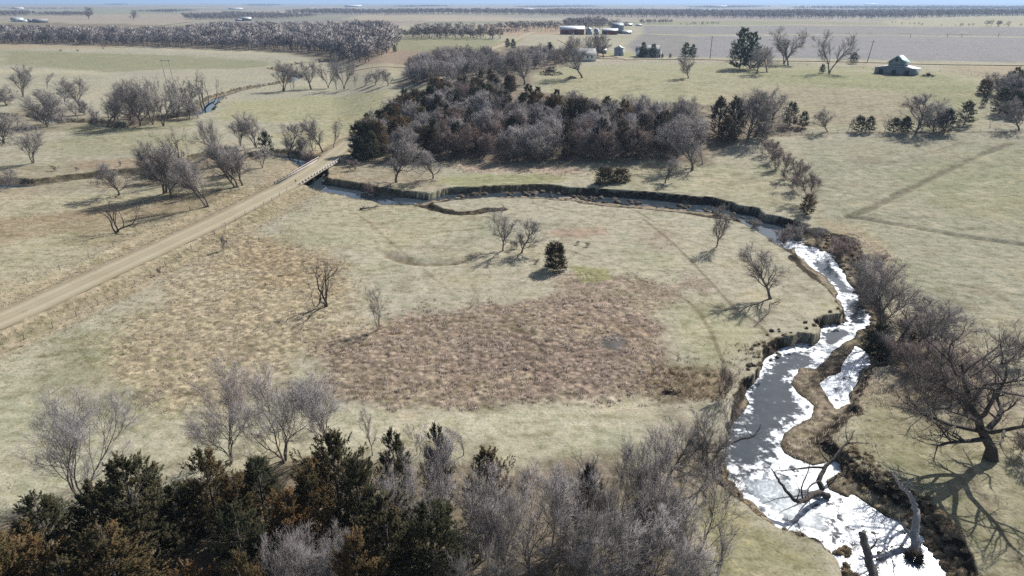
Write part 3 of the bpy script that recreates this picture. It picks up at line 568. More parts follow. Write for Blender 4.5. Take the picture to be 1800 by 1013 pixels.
def grow(seed, H, trunk=.35, limbs=8, limb_ang=.75, limb_len=.6, nb=(7, 6), twigs=12, twig_len=.8, twig_r=.011, wob=.16, trop=.10, stems=1, lean=.05, r0=.028,
         lens=(.5, .5), thick=1.0, twig_spread=.75, sub=1, gnarl=0.0, base_limb=.3):
    rng = np.random.default_rng(seed); T = MB(); K = MB(); ends = []; K.m = 0
    def br(p, d, L, r, lvl, n, tp):
        pts = [p]; ds = [d]; w = wob*(1+gnarl*lvl)
        for _ in range(n):
            d = nrm(d+rng.normal(0, w, 3)+np.array([0, 0, tp])); p = p+d*L/n; pts.append(p); ds.append(d)
        t = np.linspace(0, 1, n+1); rr = r*(1-.78*t); return np.array(pts), np.array(ds), rr
    for s in range(stems):
        a0 = rng.uniform(0, 6.28)+s*6.28/stems; ln = lean*(1 if stems == 1 else rng.uniform(2.5, 5)); d0 = nrm(np.array([math.cos(a0)*ln, math.sin(a0)*ln, 1.0]))
        off = np.array([math.cos(a0), math.sin(a0), 0])*(0 if stems == 1 else .25); TL = H*(.90 if stems == 1 else rng.uniform(.7, .88))
        P, Dd, Rr = br(off+np.array([0, 0, -.25]), d0, TL, H*r0/(stems**.4), 0, 8, .02); Rr[0] *= 1.25; T.tube(P, Rr, 7)
        nl = max(3, int(limbs/stems**.7))
        for q in range(nl):
            f = base_limb+(.97-base_limb)*(q+rng.uniform(.1, .9))/nl; x = f*8; i = min(int(x), 7); p = P[i]+(P[i+1]-P[i])*(x-i); r = np.interp(f, np.linspace(0, 1, 9), Rr)
            L = H*limb_len*(.55+.9*math.sin(min(f, .95)*2.7)*(1-.45*f))*rng.uniform(.75, 1.15)*.9; d = rot_away(nrm(Dd[i]), limb_ang*rng.uniform(.7, 1.25)*(1.15-.45*f), q*2.4+rng.uniform(-.5, .5)+a0)
            P1, D1, R1 = br(p, d, L, r*.62*thick, 1, 6, trop); T.tube(P1, R1, 5)
            for k in range(nb[0]):
                f1 = .22+.78*(k+rng.uniform(0, 1))/nb[0]; x = f1*6; i = min(int(x), 5); p = P1[i]+(P1[i+1]-P1[i])*(x-i)
                d = rot_away(nrm(D1[i]), rng.uniform(.35, .95), rng.uniform(0, 6.28)); L2 = L*lens[0]*(1.1-.55*f1)*rng.uniform(.7, 1.2)
                P2, D2, R2 = br(p, d, L2, max(R1[i]*.55, .02), 2, 4, trop); K.tube(P2, R2, 4)
                for m in range(nb[1]):
                    f2 = .2+.8*(m+rng.uniform(0, 1))/nb[1]; x = f2*4; i = min(int(x), 3); p = P2[i]+(P2[i+1]-P2[i])*(x-i)
                    d = rot_away(nrm(D2[i]), rng.uniform(.3, .95), rng.uniform(0, 6.28)); L3 = L2*lens[1]*rng.uniform(.6, 1.2)
                    P3, D3, R3 = br(p, d, L3, max(R2[i]*.5, twig_r*1.3), 3, 3, trop); K.tube(P3, R3, 3, False); ends.append((P3, D3))
                ends.append((P2[1:], D2[1:]))
            ends.append((P1[3:], D1[3:])) 
    K.m = sum(len(f) for f in K.f); E_ = np.array([e[0][-4:] if len(e[0]) >= 4 else np.concatenate([e[0], e[0][-1:]]*2)[:4] for e in ends]); Ed = np.array([e[1][-4:] if len(e[1]) >= 4 else np.concatenate([e[1], e[1][-1:]]*2)[:4] for e in ends])
    n = len(E_)*twigs; ii = rng.integers(0, len(E_), n); f = rng.uniform(.1, 3, n); k = f.astype(int); fr = (f-k)[:, None]
    p = E_[ii, k]*(1-fr)+E_[ii, k+1]*fr; d = Ed[ii, k]; d = d/(np.linalg.norm(d, axis=1)[:, None]+1e-9)+rng.normal(0, twig_spread*.6, (n, 3)); d[:, 2] += .18
    L = twig_len*rng.uniform(.5, 1.25, n); V, F = spikes(p, d, L, twig_r); K.add(V, F)
    dn = d/(np.linalg.norm(d, axis=1)[:, None]+1e-9)
    for _ in range(sub):
        g = rng.uniform(.25, .8, n); p2 = p+dn*(L*g)[:, None]; d2 = dn+rng.normal(0, .5, (n, 3)); V, F = spikes(p2, d2, L*.6, twig_r*.75); K.add(V, F)
    zmax = max(v[:, 2].max() for v in K.v); allv = np.concatenate(K.v); wd = np.percentile(np.hypot(allv[:, 0]-np.median(allv[:, 0]), allv[:, 1]-np.median(allv[:, 1])), 93)*2
    return T, K, zmax, wd
def cedar(seed, H, W, n, leaf=.2, lobes=5, ragged=.25, taper=1.0, bare=.02, rnd=False):
    rng = np.random.default_rng(seed); T = MB(); T.tube([[0, 0, -.3], [.05, 0, H*.3], [0, .05, H*.65], [0, 0, H*.97]], [H*.018, H*.014, H*.008, .01], 6); K = MB()
    nbr = 320 if rnd else int(60+H*9); bz = rng.uniform(bare, .96, nbr); ba = rng.uniform(0, 6.28, nbr); lob = rng.uniform(0, 6.28, 3)
    env = lambda t: (1-t**1.7)**.8*(.60+.40*np.sin(np.clip(t*2.4+.5, 0, 3.14)))*taper
    if rnd: env = lambda t: np.sqrt(np.clip(1-((t-.25)/.78)**2, .02, 1))
    bl = W/2*env(bz)*rng.uniform(1-ragged*1.6, 1+ragged, nbr)*(1+.16*np.cos(2*ba+lob[0])+.10*np.cos(3*ba+lob[1]+bz*4))+.12
    rise = .2+.6*bz if not rnd else -.12+.75*bz
    # feathery sprays: short lines off every limb, each carrying fine scale leaves
    ns = n//16; k = rng.integers(0, nbr, ns); k = np.where(rng.uniform(0, W/2, ns) < bl[k]*1.2, k, rng.integers(0, nbr, ns)); s = rng.uniform(.18, 1, ns)**.6; rad = bl[k]*s; ang = ba[k]+rng.normal(0, .22, ns)*(1.25-s*.6)
    z = bz[k]*H+rise[k]*rad*rng.uniform(.8, 1.15, ns)+rng.normal(0, .25, ns)*(1.2-s); S0 = np.stack([rad*np.cos(ang), rad*np.sin(ang), z], 1)
    SD = np.stack([np.cos(ang), np.sin(ang), .55+rise[k]*1.5], 1)+rng.normal(0, .42, (ns, 3)); SD /= np.linalg.norm(SD, axis=1)[:, None]; SL = leaf*rng.uniform(2.6, 6.0, ns)
    j = np.repeat(np.arange(ns), 16); f = rng.uniform(0, 1, len(j)); p = S0[j]+SD[j]*(SL[j]*f)[:, None]+rng.normal(0, 1, (len(j), 3))*(leaf*.55*(1.15-f))[:, None]; p[:, 2] = np.maximum(p[:, 2], .05)
    for q in range(2):
        d = SD[j]+rng.normal(0, .5, (len(j), 3)); V, F = spikes(p, d, leaf*rng.uniform(.9, 1.8, len(j)), leaf*rng.uniform(.16, .30, len(j))); K.add(V, F)
    zz_ = K.v[0][:, 2].max()
    for v_ in K.v: v_[:, 2] *= H/zz_
    # leader sprays and limbs
    for q in range(nbr):
        if q % 3 == 0: c, s_ = math.cos(ba[q]), math.sin(ba[q]); T.tube([[0, 0, bz[q]*H], [c*bl[q]*.5, s_*bl[q]*.5, bz[q]*H+rise[q]*bl[q]*.4], [c*bl[q]*.9, s_*bl[q]*.9, bz[q]*H+rise[q]*bl[q]*.9]], [.035, .025, .01], 3, False)
    return T, K, H*1.0, W
TPL = {}
M['branch'] = simple('dark branchlets', (.10, .085, .078), (.19, .165, .155), .6, .9)
def reg(kind, variants, tw, bk):
    out = []
    for (T, K, h, wd) in variants:
        cm = K.mesh('crown', M[tw]); nb_ = getattr(K, 'm', 0)
        if nb_: cm.materials.append(M['twig_dark' if bk == 'bark_dark' else 'branch']); mi = np.zeros(len(cm.polygons), np.int32); mi[:nb_] = 1; cm.polygons.foreach_set('material_index', mi)
        out.append((T.mesh('trunk', M[bk], True), cm, h, wd))
    TPL[kind] = out
reg('round', [grow(s, 10, limbs=16, limb_ang=.85, limb_len=.50, nb=(9, 8), twigs=6, twig_len=.55, twig_r=.012, lens=(.55, .55), base_limb=.16, trop=.11) for s in (1, 2, 3, 4)], 'twig', 'bark')
reg('vase', [grow(s, 11, limbs=14, limb_ang=.6, limb_len=.52, nb=(8, 8), twigs=6, twig_len=.6, stems=st, base_limb=.2, twig_r=.012, lens=(.5, .55), trop=.10) for s, st in ((11, 1), (12, 3), (13, 2), (14, 2))], 'twig', 'bark')
reg('dense', [grow(s, 10, limbs=20, limb_ang=.95, limb_len=.55, nb=(9, 8), twigs=8, twig_len=.6, twig_r=.015, stems=st, base_limb=.08, lens=(.6, .55), trop=.07) for s, st in ((21, 1), (22, 2), (23, 2), (24, 3))], 'twig', 'bark')
reg('pale', [grow(s, 14, limbs=22, limb_ang=.5, limb_len=.46, nb=(10, 9), twigs=4, twig_len=.6, twig_r=.0085, stems=st, base_limb=.25, trop=.10, lean=.075, r0=.017, wob=.13, lens=(.55, .55)) for s, st in ((31, 4), (32, 4), (33, 3))], 'twig_pale', 'bark')
reg('brush', [grow(s, 8, limbs=20, limb_ang=.6, limb_len=.45, nb=(8, 8), twigs=4, twig_len=.45, twig_r=.009, stems=st, base_limb=.08, r0=.017, lens=(.6, .6), wob=.2) for s, st in ((41, 4), (42, 3), (43, 5), (44, 4))], 'twig', 'bark')
reg('slim', [grow(s, 9, limbs=12, limb_ang=.38, limb_len=.34, nb=(6, 5), twigs=4, twig_len=.5, twig_r=.009, stems=st, r0=.012, trop=.16, base_limb=.15) for s, st in ((51, 1), (52, 3), (53, 1))], 'twig', 'bark')
reg('snag', [grow(s, 9, limbs=7, limb_ang=.7, limb_len=.5, nb=(5, 4), twigs=3, twig_len=.6, twig_r=.014, wob=.28, gnarl=.12, r0=.042, stems=st, base_limb=.15, sub=0, thick=1.15) for s, st in ((61, 2), (62, 3), (63, 1))], 'twig_dark', 'bark_dark')
reg('shrub', [grow(s, 3, limbs=14, limb_ang=.75, limb_len=.55, nb=(7, 5), twigs=3, twig_len=.35, twig_r=.009, stems=6, base_limb=.03, r0=.010, lens=(.6, .6)) for s in (71, 72, 73)], 'twig_red', 'bark')
reg('oak', [grow(83, 19, limbs=16, limb_ang=.95, limb_len=.52, nb=(8, 8), twigs=5, twig_len=.75, twig_r=.013, wob=.24, trop=.06, r0=.031, base_limb=.20, lens=(.55, .55), thick=1.25, sub=1)], 'twig_dark', 'bark_dark')
reg('cedar', [cedar(s, H, W, n, .12, ragged=.32, bare=.0) for s, H, W, n in ((101, 9, 6.4, 22000), (102, 10, 6.0, 22000), (103, 8, 6.4, 22000), (104, 11, 6.6, 24000), (105, 9, 5.2, 20000))], 'cedar', 'bark')
reg('greencedar', [cedar(s, H, W, n, .15, ragged=.25) for s, H, W, n in ((111, 9, 5, 10000), (112, 8, 5.2, 10000))], 'cedar_dark', 'bark')
reg('spruce', [cedar(s, 14, 7.5, 12000, .22, ragged=.35) for s in (121, 122)], 'spruce', 'bark')
reg('bushcedar', [cedar(s, 6, 5, 30000, .11, ragged=.10, bare=.0, rnd=True) for s in (131, 132)], 'cedar', 'bark')
rngp = random.Random(5)
GROUPS = {}
def plant(kind, px, py, ptop, label, width=None, rot=None, name=None, group=None, var=None, mats=None, zoff=0, pos=None, H=None, cat=None):
    p = hit(px, py) if pos is None else np.array([pos[0], pos[1], 0.0]); p[2] = gh(p[0], p[1])+zoff
    V = TPL[kind]; tr, cr, h, wd = V[rngp.randrange(len(V)) if var is None else var]
    HH = top_height(p, ptop) if H is None else H; s = HH/h; sx = s if width is None else (width/1200*math.hypot(np.hypot(p[0], p[1]), CAM_H-p[2]))/wd
    if width is None: sx = s*rngp.uniform(.85, 1.1)
    sx = min(max(sx, .55*s), (1.9 if kind == 'snag' else 1.3)*s) if V is not TPL['pale'] and V is not TPL['oak'] else sx
    RZ = rngp.uniform(0, 6.28) if rot is None else rot
    if kind == 'pale': cc_ = np.empty(len(cr.vertices)*3, np.float32); cr.vertices.foreach_get('co', cc_); mx, my, _ = cc_.reshape(-1, 3).mean(0)*sx; p[0] -= mx*math.cos(RZ)-my*math.sin(RZ); p[1] -= .5*(mx*math.sin(RZ)+my*math.cos(RZ))
    nm = name or {'cedar': 'cedar_tree', 'bushcedar': 'cedar_tree', 'greencedar': 'cedar_tree', 'spruce': 'conifer_tree', 'shrub': 'shrub', 'oak': 'oak_tree', 'snag': 'dead_tree'}.get(kind, 'bare_tree')
    o = thing(nm, label, cat or ('shrub' if nm == 'shrub' else 'tree'), tuple(p), RZ, group, (sx, sx*rngp.uniform(.92, 1.08), s))
    t1 = link('trunk', tr, o); c1 = link('crown', cr, o)
    if mats: 
        c1.material_slots[0].link = 'OBJECT'; c1.material_slots[0].material = M[mats]
    return o
# single trees seen on their own: kind, column, base row, top row, width, label
SINGLES = [
 ('vase',885,441,361,58,'bare tree with brushy base, left of two in the middle of the near pasture'),
 ('round',917,445,380,42,'smaller bare tree close right of its taller twin in the middle pasture'),
 ('round',1260,434,352,30,'slender bare tree alone on the meadow inside the creek bend'),
 ('vase',1355,525,425,62,'bare tree with upswept limbs and fallen roots near the creek bank inside the bend'),
 ('slim',664,580,498,40,'thin clump of bare saplings beside the brown marsh'),
 ('snag',577,538,450,90,'gnarled dark dead tree at the edge of the tan sedge'),
 ('snag',206,408,350,58,'low dark bare tree with forked trunk just left of the gravel road'),
 ('vase',365,363,268,52,'bare tree with dark bushy foot beside the road short of the bridge'),
 ('round',209,344,280,48,'small bare tree left of the road in the brown bottomland'),
 ('vase',1550,588,440,105,'tall bare tree rising from brush on the right bank of the creek'),
 ('round',1613,612,515,95,'bare tree behind the leaning dead trunk right of the creek'),
 ('round',697,321,236,82,'wide bare tree standing beside the creek right of the bridge'),
 ('round',761,314,260,50,'small bare tree left of the wood on the creek bank'),
 ('vase',949,289,233,50,'pale bare tree in front of the dark hillside wood'),
 ('round',1170,322,275,40,'sparse bare tree on the grass in front of the wood near the cut bank'),
 ('round',1024,137,55,46,'tall bare tree on the upland pasture beside the brush pile'),
 ('round',922,149,80,62,'broad bare tree at the top of the wooded draw'),
 ('round',892,146,95,46,'bare tree left of the broad one at the top of the wooded draw'),
 ('round',1061,101,56,56,'spreading bare tree in front of the red sheds of the farmyard'),
 ('round',1034,102,60,40,'bare tree between the grey roofed farmhouse and the red sheds'),
 ('vase',1000,105,62,42,'tall bare tree left of the grey roofed farmhouse'),
 ('round',1050,99,58,38,'tall bare tree before the red sheds, left of the spreading one'),
 ('round',955,108,78,40,'bare tree at the right end of the farm grove'),
 ('round',979,104,84,36,'bare tree left of the grey farmhouse'),
 ('round',1210,138,95,36,'round bare tree below two dark conifers on the upland pasture edge'),
 ('slim',1283,107,68,26,'thin bare tree just left of the tall green conifers'),
 ('round',1331,130,76,40,'bare tree right of the tall green conifers on the upland'),
 ('round',1348,127,78,36,'darker bare tree second right of the tall green conifers'),
 ('vase',1378,112,42,44,'tall bare cottonwood by the upland road, behind smaller trees'),
 ('vase',1386,115,62,30,'lower bare tree at the foot of the tall upland cottonwood'),
 ('vase',1457,129,48,50,'tall full bare tree with dark bush at its foot left of the crib barn'),
 ('dense',1610,236,160,78,'wide rounded bare tree along the fence row below the crib barn'),
 ('dense',1640,234,182,40,'bare tree against the right side of the wide rounded fence row tree'),
 ('round',1455,232,186,42,'bare tree alone in the fence row between two cedar clumps'),
 ('slim',1492,229,200,16,'thin bare sapling left of a cedar pair in the fence row'),
 ('slim',1556,232,200,28,'thin bare sapling right of a cedar pair in the fence row'),
 ('round',1792,229,168,64,'broad bare tree at the right end of the fence row'),
 ('round',369,83,66,14,'pale little bare tree in front of the far wood edge'),
 ('round',156,34,10,22,'faint bare tree among the distant fields beyond the left wood'),
 ('round',235,36,17,15,'round bare tree standing alone in the distant brown field'),
 ('vase',40,170,110,66,'spreading bare tree with dark limbs at the left end of the upper creek'),
 ('slim',84,156,126,14,'slim bare snag behind the upper creek trees'),
 ('round',114,180,138,36,'bare tree third from the left on the upper creek'),
 ('vase',144,192,133,44,'forked bare tree fourth from the left on the upper creek'),
 ('dense',84,224,155,82,'big bushy bare tree on the near side of the upper creek, left'),
 ('vase',190,222,146,54,'bare tree with long low limbs right of the bushy one on the upper creek'),
 ('slim',206,216,160,26,'thin bare tree on the upper creek bank'),
 ('round',231,213,138,50,'bare tree in the tight row on the upper creek, first of the row'),
 ('round',247,222,134,46,'bare tree in the tight row on the upper creek, in front'),
 ('vase',268,219,128,50,'tall bare tree in the tight row on the upper creek'),
 ('vase',287,222,132,50,'bare tree with twin trunks in the tight row on the upper creek'),
 ('vase',315,201,133,38,'upright bare tree behind the tight row on the upper creek'),
 ('round',331,196,138,40,'bare tree near the water at the right of the upper creek row'),
 ('snag',358,188,118,34,'dark forked dead tree at the right end of the upper creek row'),
 ('round',349,208,166,30,'small reddish bare tree at the right end of the upper creek row'),
 ('vase',58,287,220,66,'sparse bare tree alone on the green flat at left'),
 ('dense',6,252,186,60,'bushy bare tree cut by the left edge of the picture'),
 ('dense',12,186,146,40,'small bushy bare tree by the left edge at the upper creek'),
 ('brush',10,332,290,36,'low bare thicket tree beside the pool at left'),
 ('vase',289,340,242,66,'tall bare tree with wide limbs in the thicket left of the bridge'),
 ('round',300,348,238,52,'bare tree with leaning trunk in the thicket left of the bridge'),
 ('snag',312,322,216,36,'dark tall bare tree with small knobbed top left of the bridge'),
 ('dense',345,338,272,54,'dense reddish grey bare tree in the thicket left of the bridge'),
 ('vase',382,272,200,40,'tall bare tree at the back of the bridge thicket'),
 ('vase',416,329,240,56,'bare tree with dark trunk nearest the road in the bridge thicket'),
 ('round',427,326,246,46,'bare tree against the nearest one in the bridge thicket'),
 ('round',405,322,262,36,'smaller bare tree in the middle of the bridge thicket'),
 ('vase',422,257,193,48,'vase shaped bare tree behind the second creek at left of the bridge'),
 ('vase',452,260,200,38,'bare tree beside a dark cedar by the second creek'),
 ('round',505,267,212,38,'round bare tree by the blue water left of the bridge'),
 ('round',524,276,236,32,'low bare tree by the blue water left of the bridge'),
 ('slim',552,264,202,36,'slender bare tree left of three others beyond the bridge'),
 ('vase',568,268,202,36,'bare tree in the row beyond the bridge, middle'),
 ('slim',586,264,205,30,'bare tree in the row beyond the bridge, nearest the road'),
 ('vase',497,161,103,36,'bare tree at the left of the riverside row above the pasture'),
 ('slim',515,159,108,22,'upright bare tree in the riverside row above the pasture'),
 ('vase',548,158,105,34,'bare tree with split trunk in the riverside row above the pasture'),
 ('vase',577,155,107,30,'leaning bare tree in the riverside row above the pasture'),
 ('slim',592,158,108,20,'thin bare tree in the riverside row above the pasture'),
 ('vase',605,157,94,34,'tall bare tree in the riverside row above the pasture'),
 ('slim',624,152,122,14,'small bare tree, first of four small ones right of the riverside row'),
 ('round',642,150,125,17,'small round bare tree, second of four right of the riverside row'),
 ('round',660,149,118,20,'small round bare tree, third of four right of the riverside row'),
 ('round',682,150,119,21,'small dark round bare tree, last of four right of the riverside row'),
 ('slim',1235,290,205,40,'bare tree at the right end of the dense wood'),
 ('round',1216,300,205,62,'wide bare tree at the right corner of the dense wood'),
 ('dense',1315,244,142,60,'tall rounded bare tree in the dark clump right of the dense wood'),
 ('round',1357,224,158,36,'bare tree between the dark clump and the cedar pair'),
 ('round',1735,152,124,30,'bare tree at the left of the right hand grove'),
 ('dense',1758,165,126,44,'bare tree in the middle of the right hand grove'),
 ('dense',1790,175,128,50,'bare tree at the right edge in the right hand grove'),
]
for k,x,y,tp,wd,lb in SINGLES: plant(k,x,y,tp,lb,wd*(1.18 if y > 110 else 1.0),var=1 if k == 'snag' else None)
CEDARS = [
 ('bushcedar',976,473,424,38,'round dark cedar alone in the middle of the near pasture'),
 ('greencedar',470,264,228,22,'dark cedar beside the blue water left of the bridge'),
 ('bushcedar',1063,322,292,36,'bushy brown cedar, left of a pair in front of the wood'),
 ('bushcedar',1092,319,294,30,'bushy brown cedar, right of a pair in front of the wood'),
 ('greencedar',633,282,238,32,'dark cedar beside the road just past the bridge'),
 ('greencedar',1388,222,177,36,'dark cedar, taller of the pair at the left of the fence row'),
 ('greencedar',1411,224,194,28,'dark cedar, lower of the pair at the left of the fence row'),
 ('greencedar',1509,232,202,26,'low dark cedar, left of the pair in the fence row'),
 ('greencedar',1527,232,203,22,'low dark cedar, right of the pair in the fence row'),
 ('greencedar',1570,233,205,24,'dark cedar at the left foot of the wide fence row tree'),
 ('greencedar',1590,234,203,24,'dark cedar under the wide fence row tree'),
 ('greencedar',1661,233,188,24,'pointed dark cedar right of the wide fence row tree'),
 ('greencedar',1695,219,175,28,'ragged dark cedar with gaps standing alone right of the fence row'),
 ('greencedar',1728,187,166,11,'small pointed cedar left of the right hand grove'),
 ('greencedar',1757,200,152,44,'wide dark cedar, left in the right hand grove'),
 ('greencedar',1782,204,158,44,'wide dark cedar, right in the right hand grove'),
 ('greencedar',1500,112,91,18,'small cone shaped cedar beside the upland road left of the crib barn'),
 ('cedar',1418,378,340,34,'dark cedar at the lower end of the reddish brush row'),
 ('cedar',1595,617,582,30,'brown cedar at the foot of the leaning dead trunk'),
 ('greencedar',1543,616,566,44,'dark cedar in the brush on the right creek bank'),
 ('cedar',862,147,120,26,'brown cedar in the wooded draw'),
 ('greencedar',1262,236,166,34,'dark cedar at the left of the dark clump right of the wood'),
 ('greencedar',1288,240,166,34,'dark cedar in the middle of the dark clump right of the wood'),
 ('cedar',1276,250,205,38,'brown cedar in front of the dark clump right of the wood'),
 ('greencedar',1340,240,185,32,'dark cedar at the right of the dark clump right of the wood'),
]
for k,x,y,tp,wd,lb in CEDARS: plant(k,x,y,tp,lb,wd)
for x,y,tp,wd,lb in [(1300,121,46,34,'tall green conifer, left and taller of the upland pair'),(1318,122,54,30,'tall green conifer, right of the upland pair'),(1205,102,74,18,'dark conifer left of a pair by the upland road'),(1217,102,77,18,'dark conifer right of a pair by the upland road'),
    (1130,101,73,17,'dark conifer left in front of the white farmhouse'),(1148,101,76,18,'dark conifer right in front of the white farmhouse'),(1164,102,94,7,'tiny conifer right of the white farmhouse'),(1178,102,94,8,'small round conifer further right of the white farmhouse'),
    (892,84,67,10,'green conifer, left of two at the grove edge behind the draw'),(902,86,68,14,'green conifer, right of two at the grove edge behind the draw'),(966,92,73,12,'dark conifer left of the farmyard trees'),(979,104,86,10,'dark conifer beside the grey farmhouse'),
    (676,92,78,14,'dark conifer, left of two on the brown slope'),(694,92,79,14,'dark conifer, right of two on the brown slope'),(1445,128,112,30,'dark bush at the foot of the tall tree left of the crib barn')]:
    plant('spruce' if tp < 100 or wd > 20 else 'greencedar',x,y,tp,lb,wd)
for x,y,tp,wd,lb,mt in [(943,463,454,14,'small brown bush at the left foot of the lone cedar',None),(905,437,418,30,'low bush between the twin bare trees',None),(1015,430,423,8,'tiny dark bush right of the lone cedar','twig_dark'),(1032,434,426,12,'small dark bush second right of the lone cedar','twig_dark'),
    (543,282,262,30,'rust brown shrub beside the left bridge rail',None),(1605,655,600,70,'reddish brush beside the small creek arm',None),(1655,668,600,80,'reddish brush behind the creek arm',None),(1700,690,620,80,'reddish brush left of the great oak',None),(1640,700,640,80,'tangled brush on the slope below the reddish brush',None),
    (1575,640,590,60,'dark red brush on the right creek bank',None),(1345,273,240,26,'reddish brush at the upper end of the brush row',None),(1357,284,246,30,'reddish brush second in the brush row',None),(1366,298,256,32,'reddish brush third in the brush row',None),(1385,316,266,38,'reddish brush fourth in the brush row',None),
    (1398,334,276,42,'reddish brush fifth in the brush row',None),(1414,358,296,50,'wide reddish brush last in the brush row',None),(964,131,121,10,'small bush behind the brush pile',None),(280,480,468,10,'dry weed clump beside the road',None),(97,300,290,22,'low brown bush on the flat at left',None),
    (1400,410,386,60,'tangled grey brush over the creek where it turns',None),(1440,418,398,50,'tangled grey brush on the outer bank of the turn',None),(1375,420,400,44,'tangled grey brush hanging from the cut bank',None),(1480,430,410,40,'grey brush on the outer bank below the turn',None),
    (107,91,86,5,'small brown bush on the far left pasture, left',None),(137,91,86,6,'small brown bush on the far left pasture, middle',None),(182,87,83,5,'small brown bush on the far left pasture, right',None),(1270,700,640,34,'dark bare bush at the marsh outlet',None),(395,440,412,14,'sapling bush at the road side',None),(1780,640,590,60,'brush behind the great oak',None),(1565,560,490,80,'grey brush around the tall bare tree on the right bank',None),(1590,600,540,80,'grey brush left of the leaning dead trunk',None),(1640,625,560,80,'grey brush right of the leaning dead trunk',None),(1560,625,575,60,'dark brush at the water below the tall bare tree',None),(1790,800,740,70,'brush at the right edge beside the oak',None),(1470,440,418,44,'low brush at the outer bank above the ice',None),(1330,400,384,40,'grey brush under the far cut bank',None),(1620,560,520,50,'low brush at the meadow edge behind the leaning trunk',None),
    (1530,480,440,44,'grey brush on the right bank above the ice',None),(1520,520,480,40,'grey brush on the right bank beside the narrow ice',None),(645,330,318,30,'brown brush beyond the creek right of the bridge',None),(620,300,280,34,'grey brush behind the right bridge rail',None)]:
    plant('shrub',x,y,tp,lb,wd,mats=mt or rngp.choice(['twig','twig_red']) if 'red' not in lb else None)
_om = TPL['oak'][0][1]; _oc = np.empty(len(_om.vertices)*3, np.float32); _om.vertices.foreach_get('co', _oc); _oc = _oc.reshape(-1, 3).mean(0); OAKROT = math.pi-.15-math.atan2(_oc[1], _oc[0])
plant('oak',1742,806,556,'great dark oak with wide crooked limbs on the right bank',270,var=0,rot=OAKROT)
plant('snag',1760,640,560,'dark bare tree just behind the great oak',60)
# foreground row along the bottom
FG = [('pale',160,874,680,165,'wide silvery bare tree with three leaning stems at lower left'),('pale',412,815,645,150,'silvery bare tree leaning left over the cedars'),('pale',497,818,640,150,'tall silvery bare tree with many stems over the cedars'),
 ('pale',560,800,645,110,'silvery bare tree right of the tall many stemmed one'),('slim',655,800,700,30,'thin pale sapling behind the foreground cedars'),('slim',735,800,735,44,'pale saplings right of the thin one behind the cedars'),('slim',815,800,748,60,'pale brushy sapling behind the middle cedars'),
 ('brush',775,930,772,120,'grey bare thicket tree right of the middle cedars'),('brush',850,985,810,150,'grey bare tree in the foreground thicket, behind the large cedar'),('brush',935,1010,812,170,'wide grey bare tree in the foreground thicket, first of the big ones'),('brush',1010,1060,850,170,'pale grey bare tree at the bottom of the foreground thicket'),
 ('brush',1075,960,776,140,'tall grey bare tree in the foreground thicket, middle'),('brush',1150,960,770,160,'tall grey bare tree right of the middle one in the foreground thicket'),('brush',1205,1000,815,160,'grey bare tree at the right edge of the foreground thicket'),('brush',1110,1070,880,180,'grey bare tree low in the foreground thicket'),
 ('brush',880,1090,890,160,'grey bare tree at the bottom edge between thicket and cedars'),('brush',1200,1100,920,150,'grey bare tree at the bottom edge, right end of the thicket'),('round',1240,850,706,80,'bare tree leaning over the creek at the marsh outlet'),('round',1172,850,722,84,'bare tree at the back of the foreground thicket'),('slim',1275,790,690,40,'dark slim bare tree on the left bank of the pool'),
 ('pale',525,1075,925,100,'small pale bare tree at the bottom edge, left of the clearing'),('pale',590,1060,930,80,'small white twigged tree at the bottom edge in the clearing'),('brush',700,985,800,100,'grey bare tree between dark cedars'),('brush',1000,965,795,120,'grey bare tree behind the pale one in the foreground thicket')]
for k,x,y,tp,wd,lb in FG: plant(k,x,y,tp,lb,wd,var={160: 1, 412: 0, 497: 1, 560: 2}.get(x),rot=.6 if x == 160 else None,mats='twig_pale' if k in('brush','slim') and rngp.random() < .55 else None)
FC = [(20,1130,905,120,'rust tinged cedar at the lower left corner'),(105,1010,868,105,'dark bushy cedar second from the lower left corner'),(95,1090,940,100,'brown cedar low at the lower left'),(265,1010,795,135,'tallest dark green cedar in the lower left group'),(205,1000,842,100,'dark cedar left of the tallest one at lower left'),(225,1090,920,110,'olive brown cedar in front of the tallest at lower left'),
 (330,960,850,90,'dark cedar right of the tallest one at lower left'),(388,945,785,84,'dark cedar with pointed top left of centre'),(430,960,832,90,'rust brown cedar in the middle of the group'),(440,1050,880,90,'bright rust cedar below the middle of the group'),(440,1110,965,70,'orange brown cedar at the bottom edge'),(520,1000,862,100,'wide rust cedar left of the clearing'),
 (600,925,752,110,'tall olive cedar above the clearing'),(560,970,815,90,'brown cedar in front of the tall olive one'),(640,965,800,90,'dark brown cedar right of the tall olive one'),(700,900,752,66,'pointed dark cedar with straight leader'),(773,880,742,52,'slim pointed cedar among pale twigs'),(857,930,782,86,'rounded olive brown cedar in the grey thicket'),
 (690,1060,868,150,'broad bronze cedar at the bottom centre left part'),(765,1075,880,140,'broad bronze cedar at the bottom centre right part'),(640,1120,930,110,'bronze cedar at the bottom edge right of the clearing'),(470,930,800,80,'dark cedar under the silvery bare trees'),(1120,1000,870,60,'narrow brown cedar hidden in the grey thicket'),(560,900,800,70,'olive cedar under the silvery trees'),(350,1110,985,90,'dark cedar low at the bottom edge'),(150,1130,980,90,'brown cedar at the bottom edge left'),
 (1030,940,815,50,'brown cedar showing through the grey thicket'),(0,1060,920,80,'dark cedar cut by the lower left edge')]
for x,y,tp,wd,lb in FC: plant('cedar',x,y,tp,lb,wd)
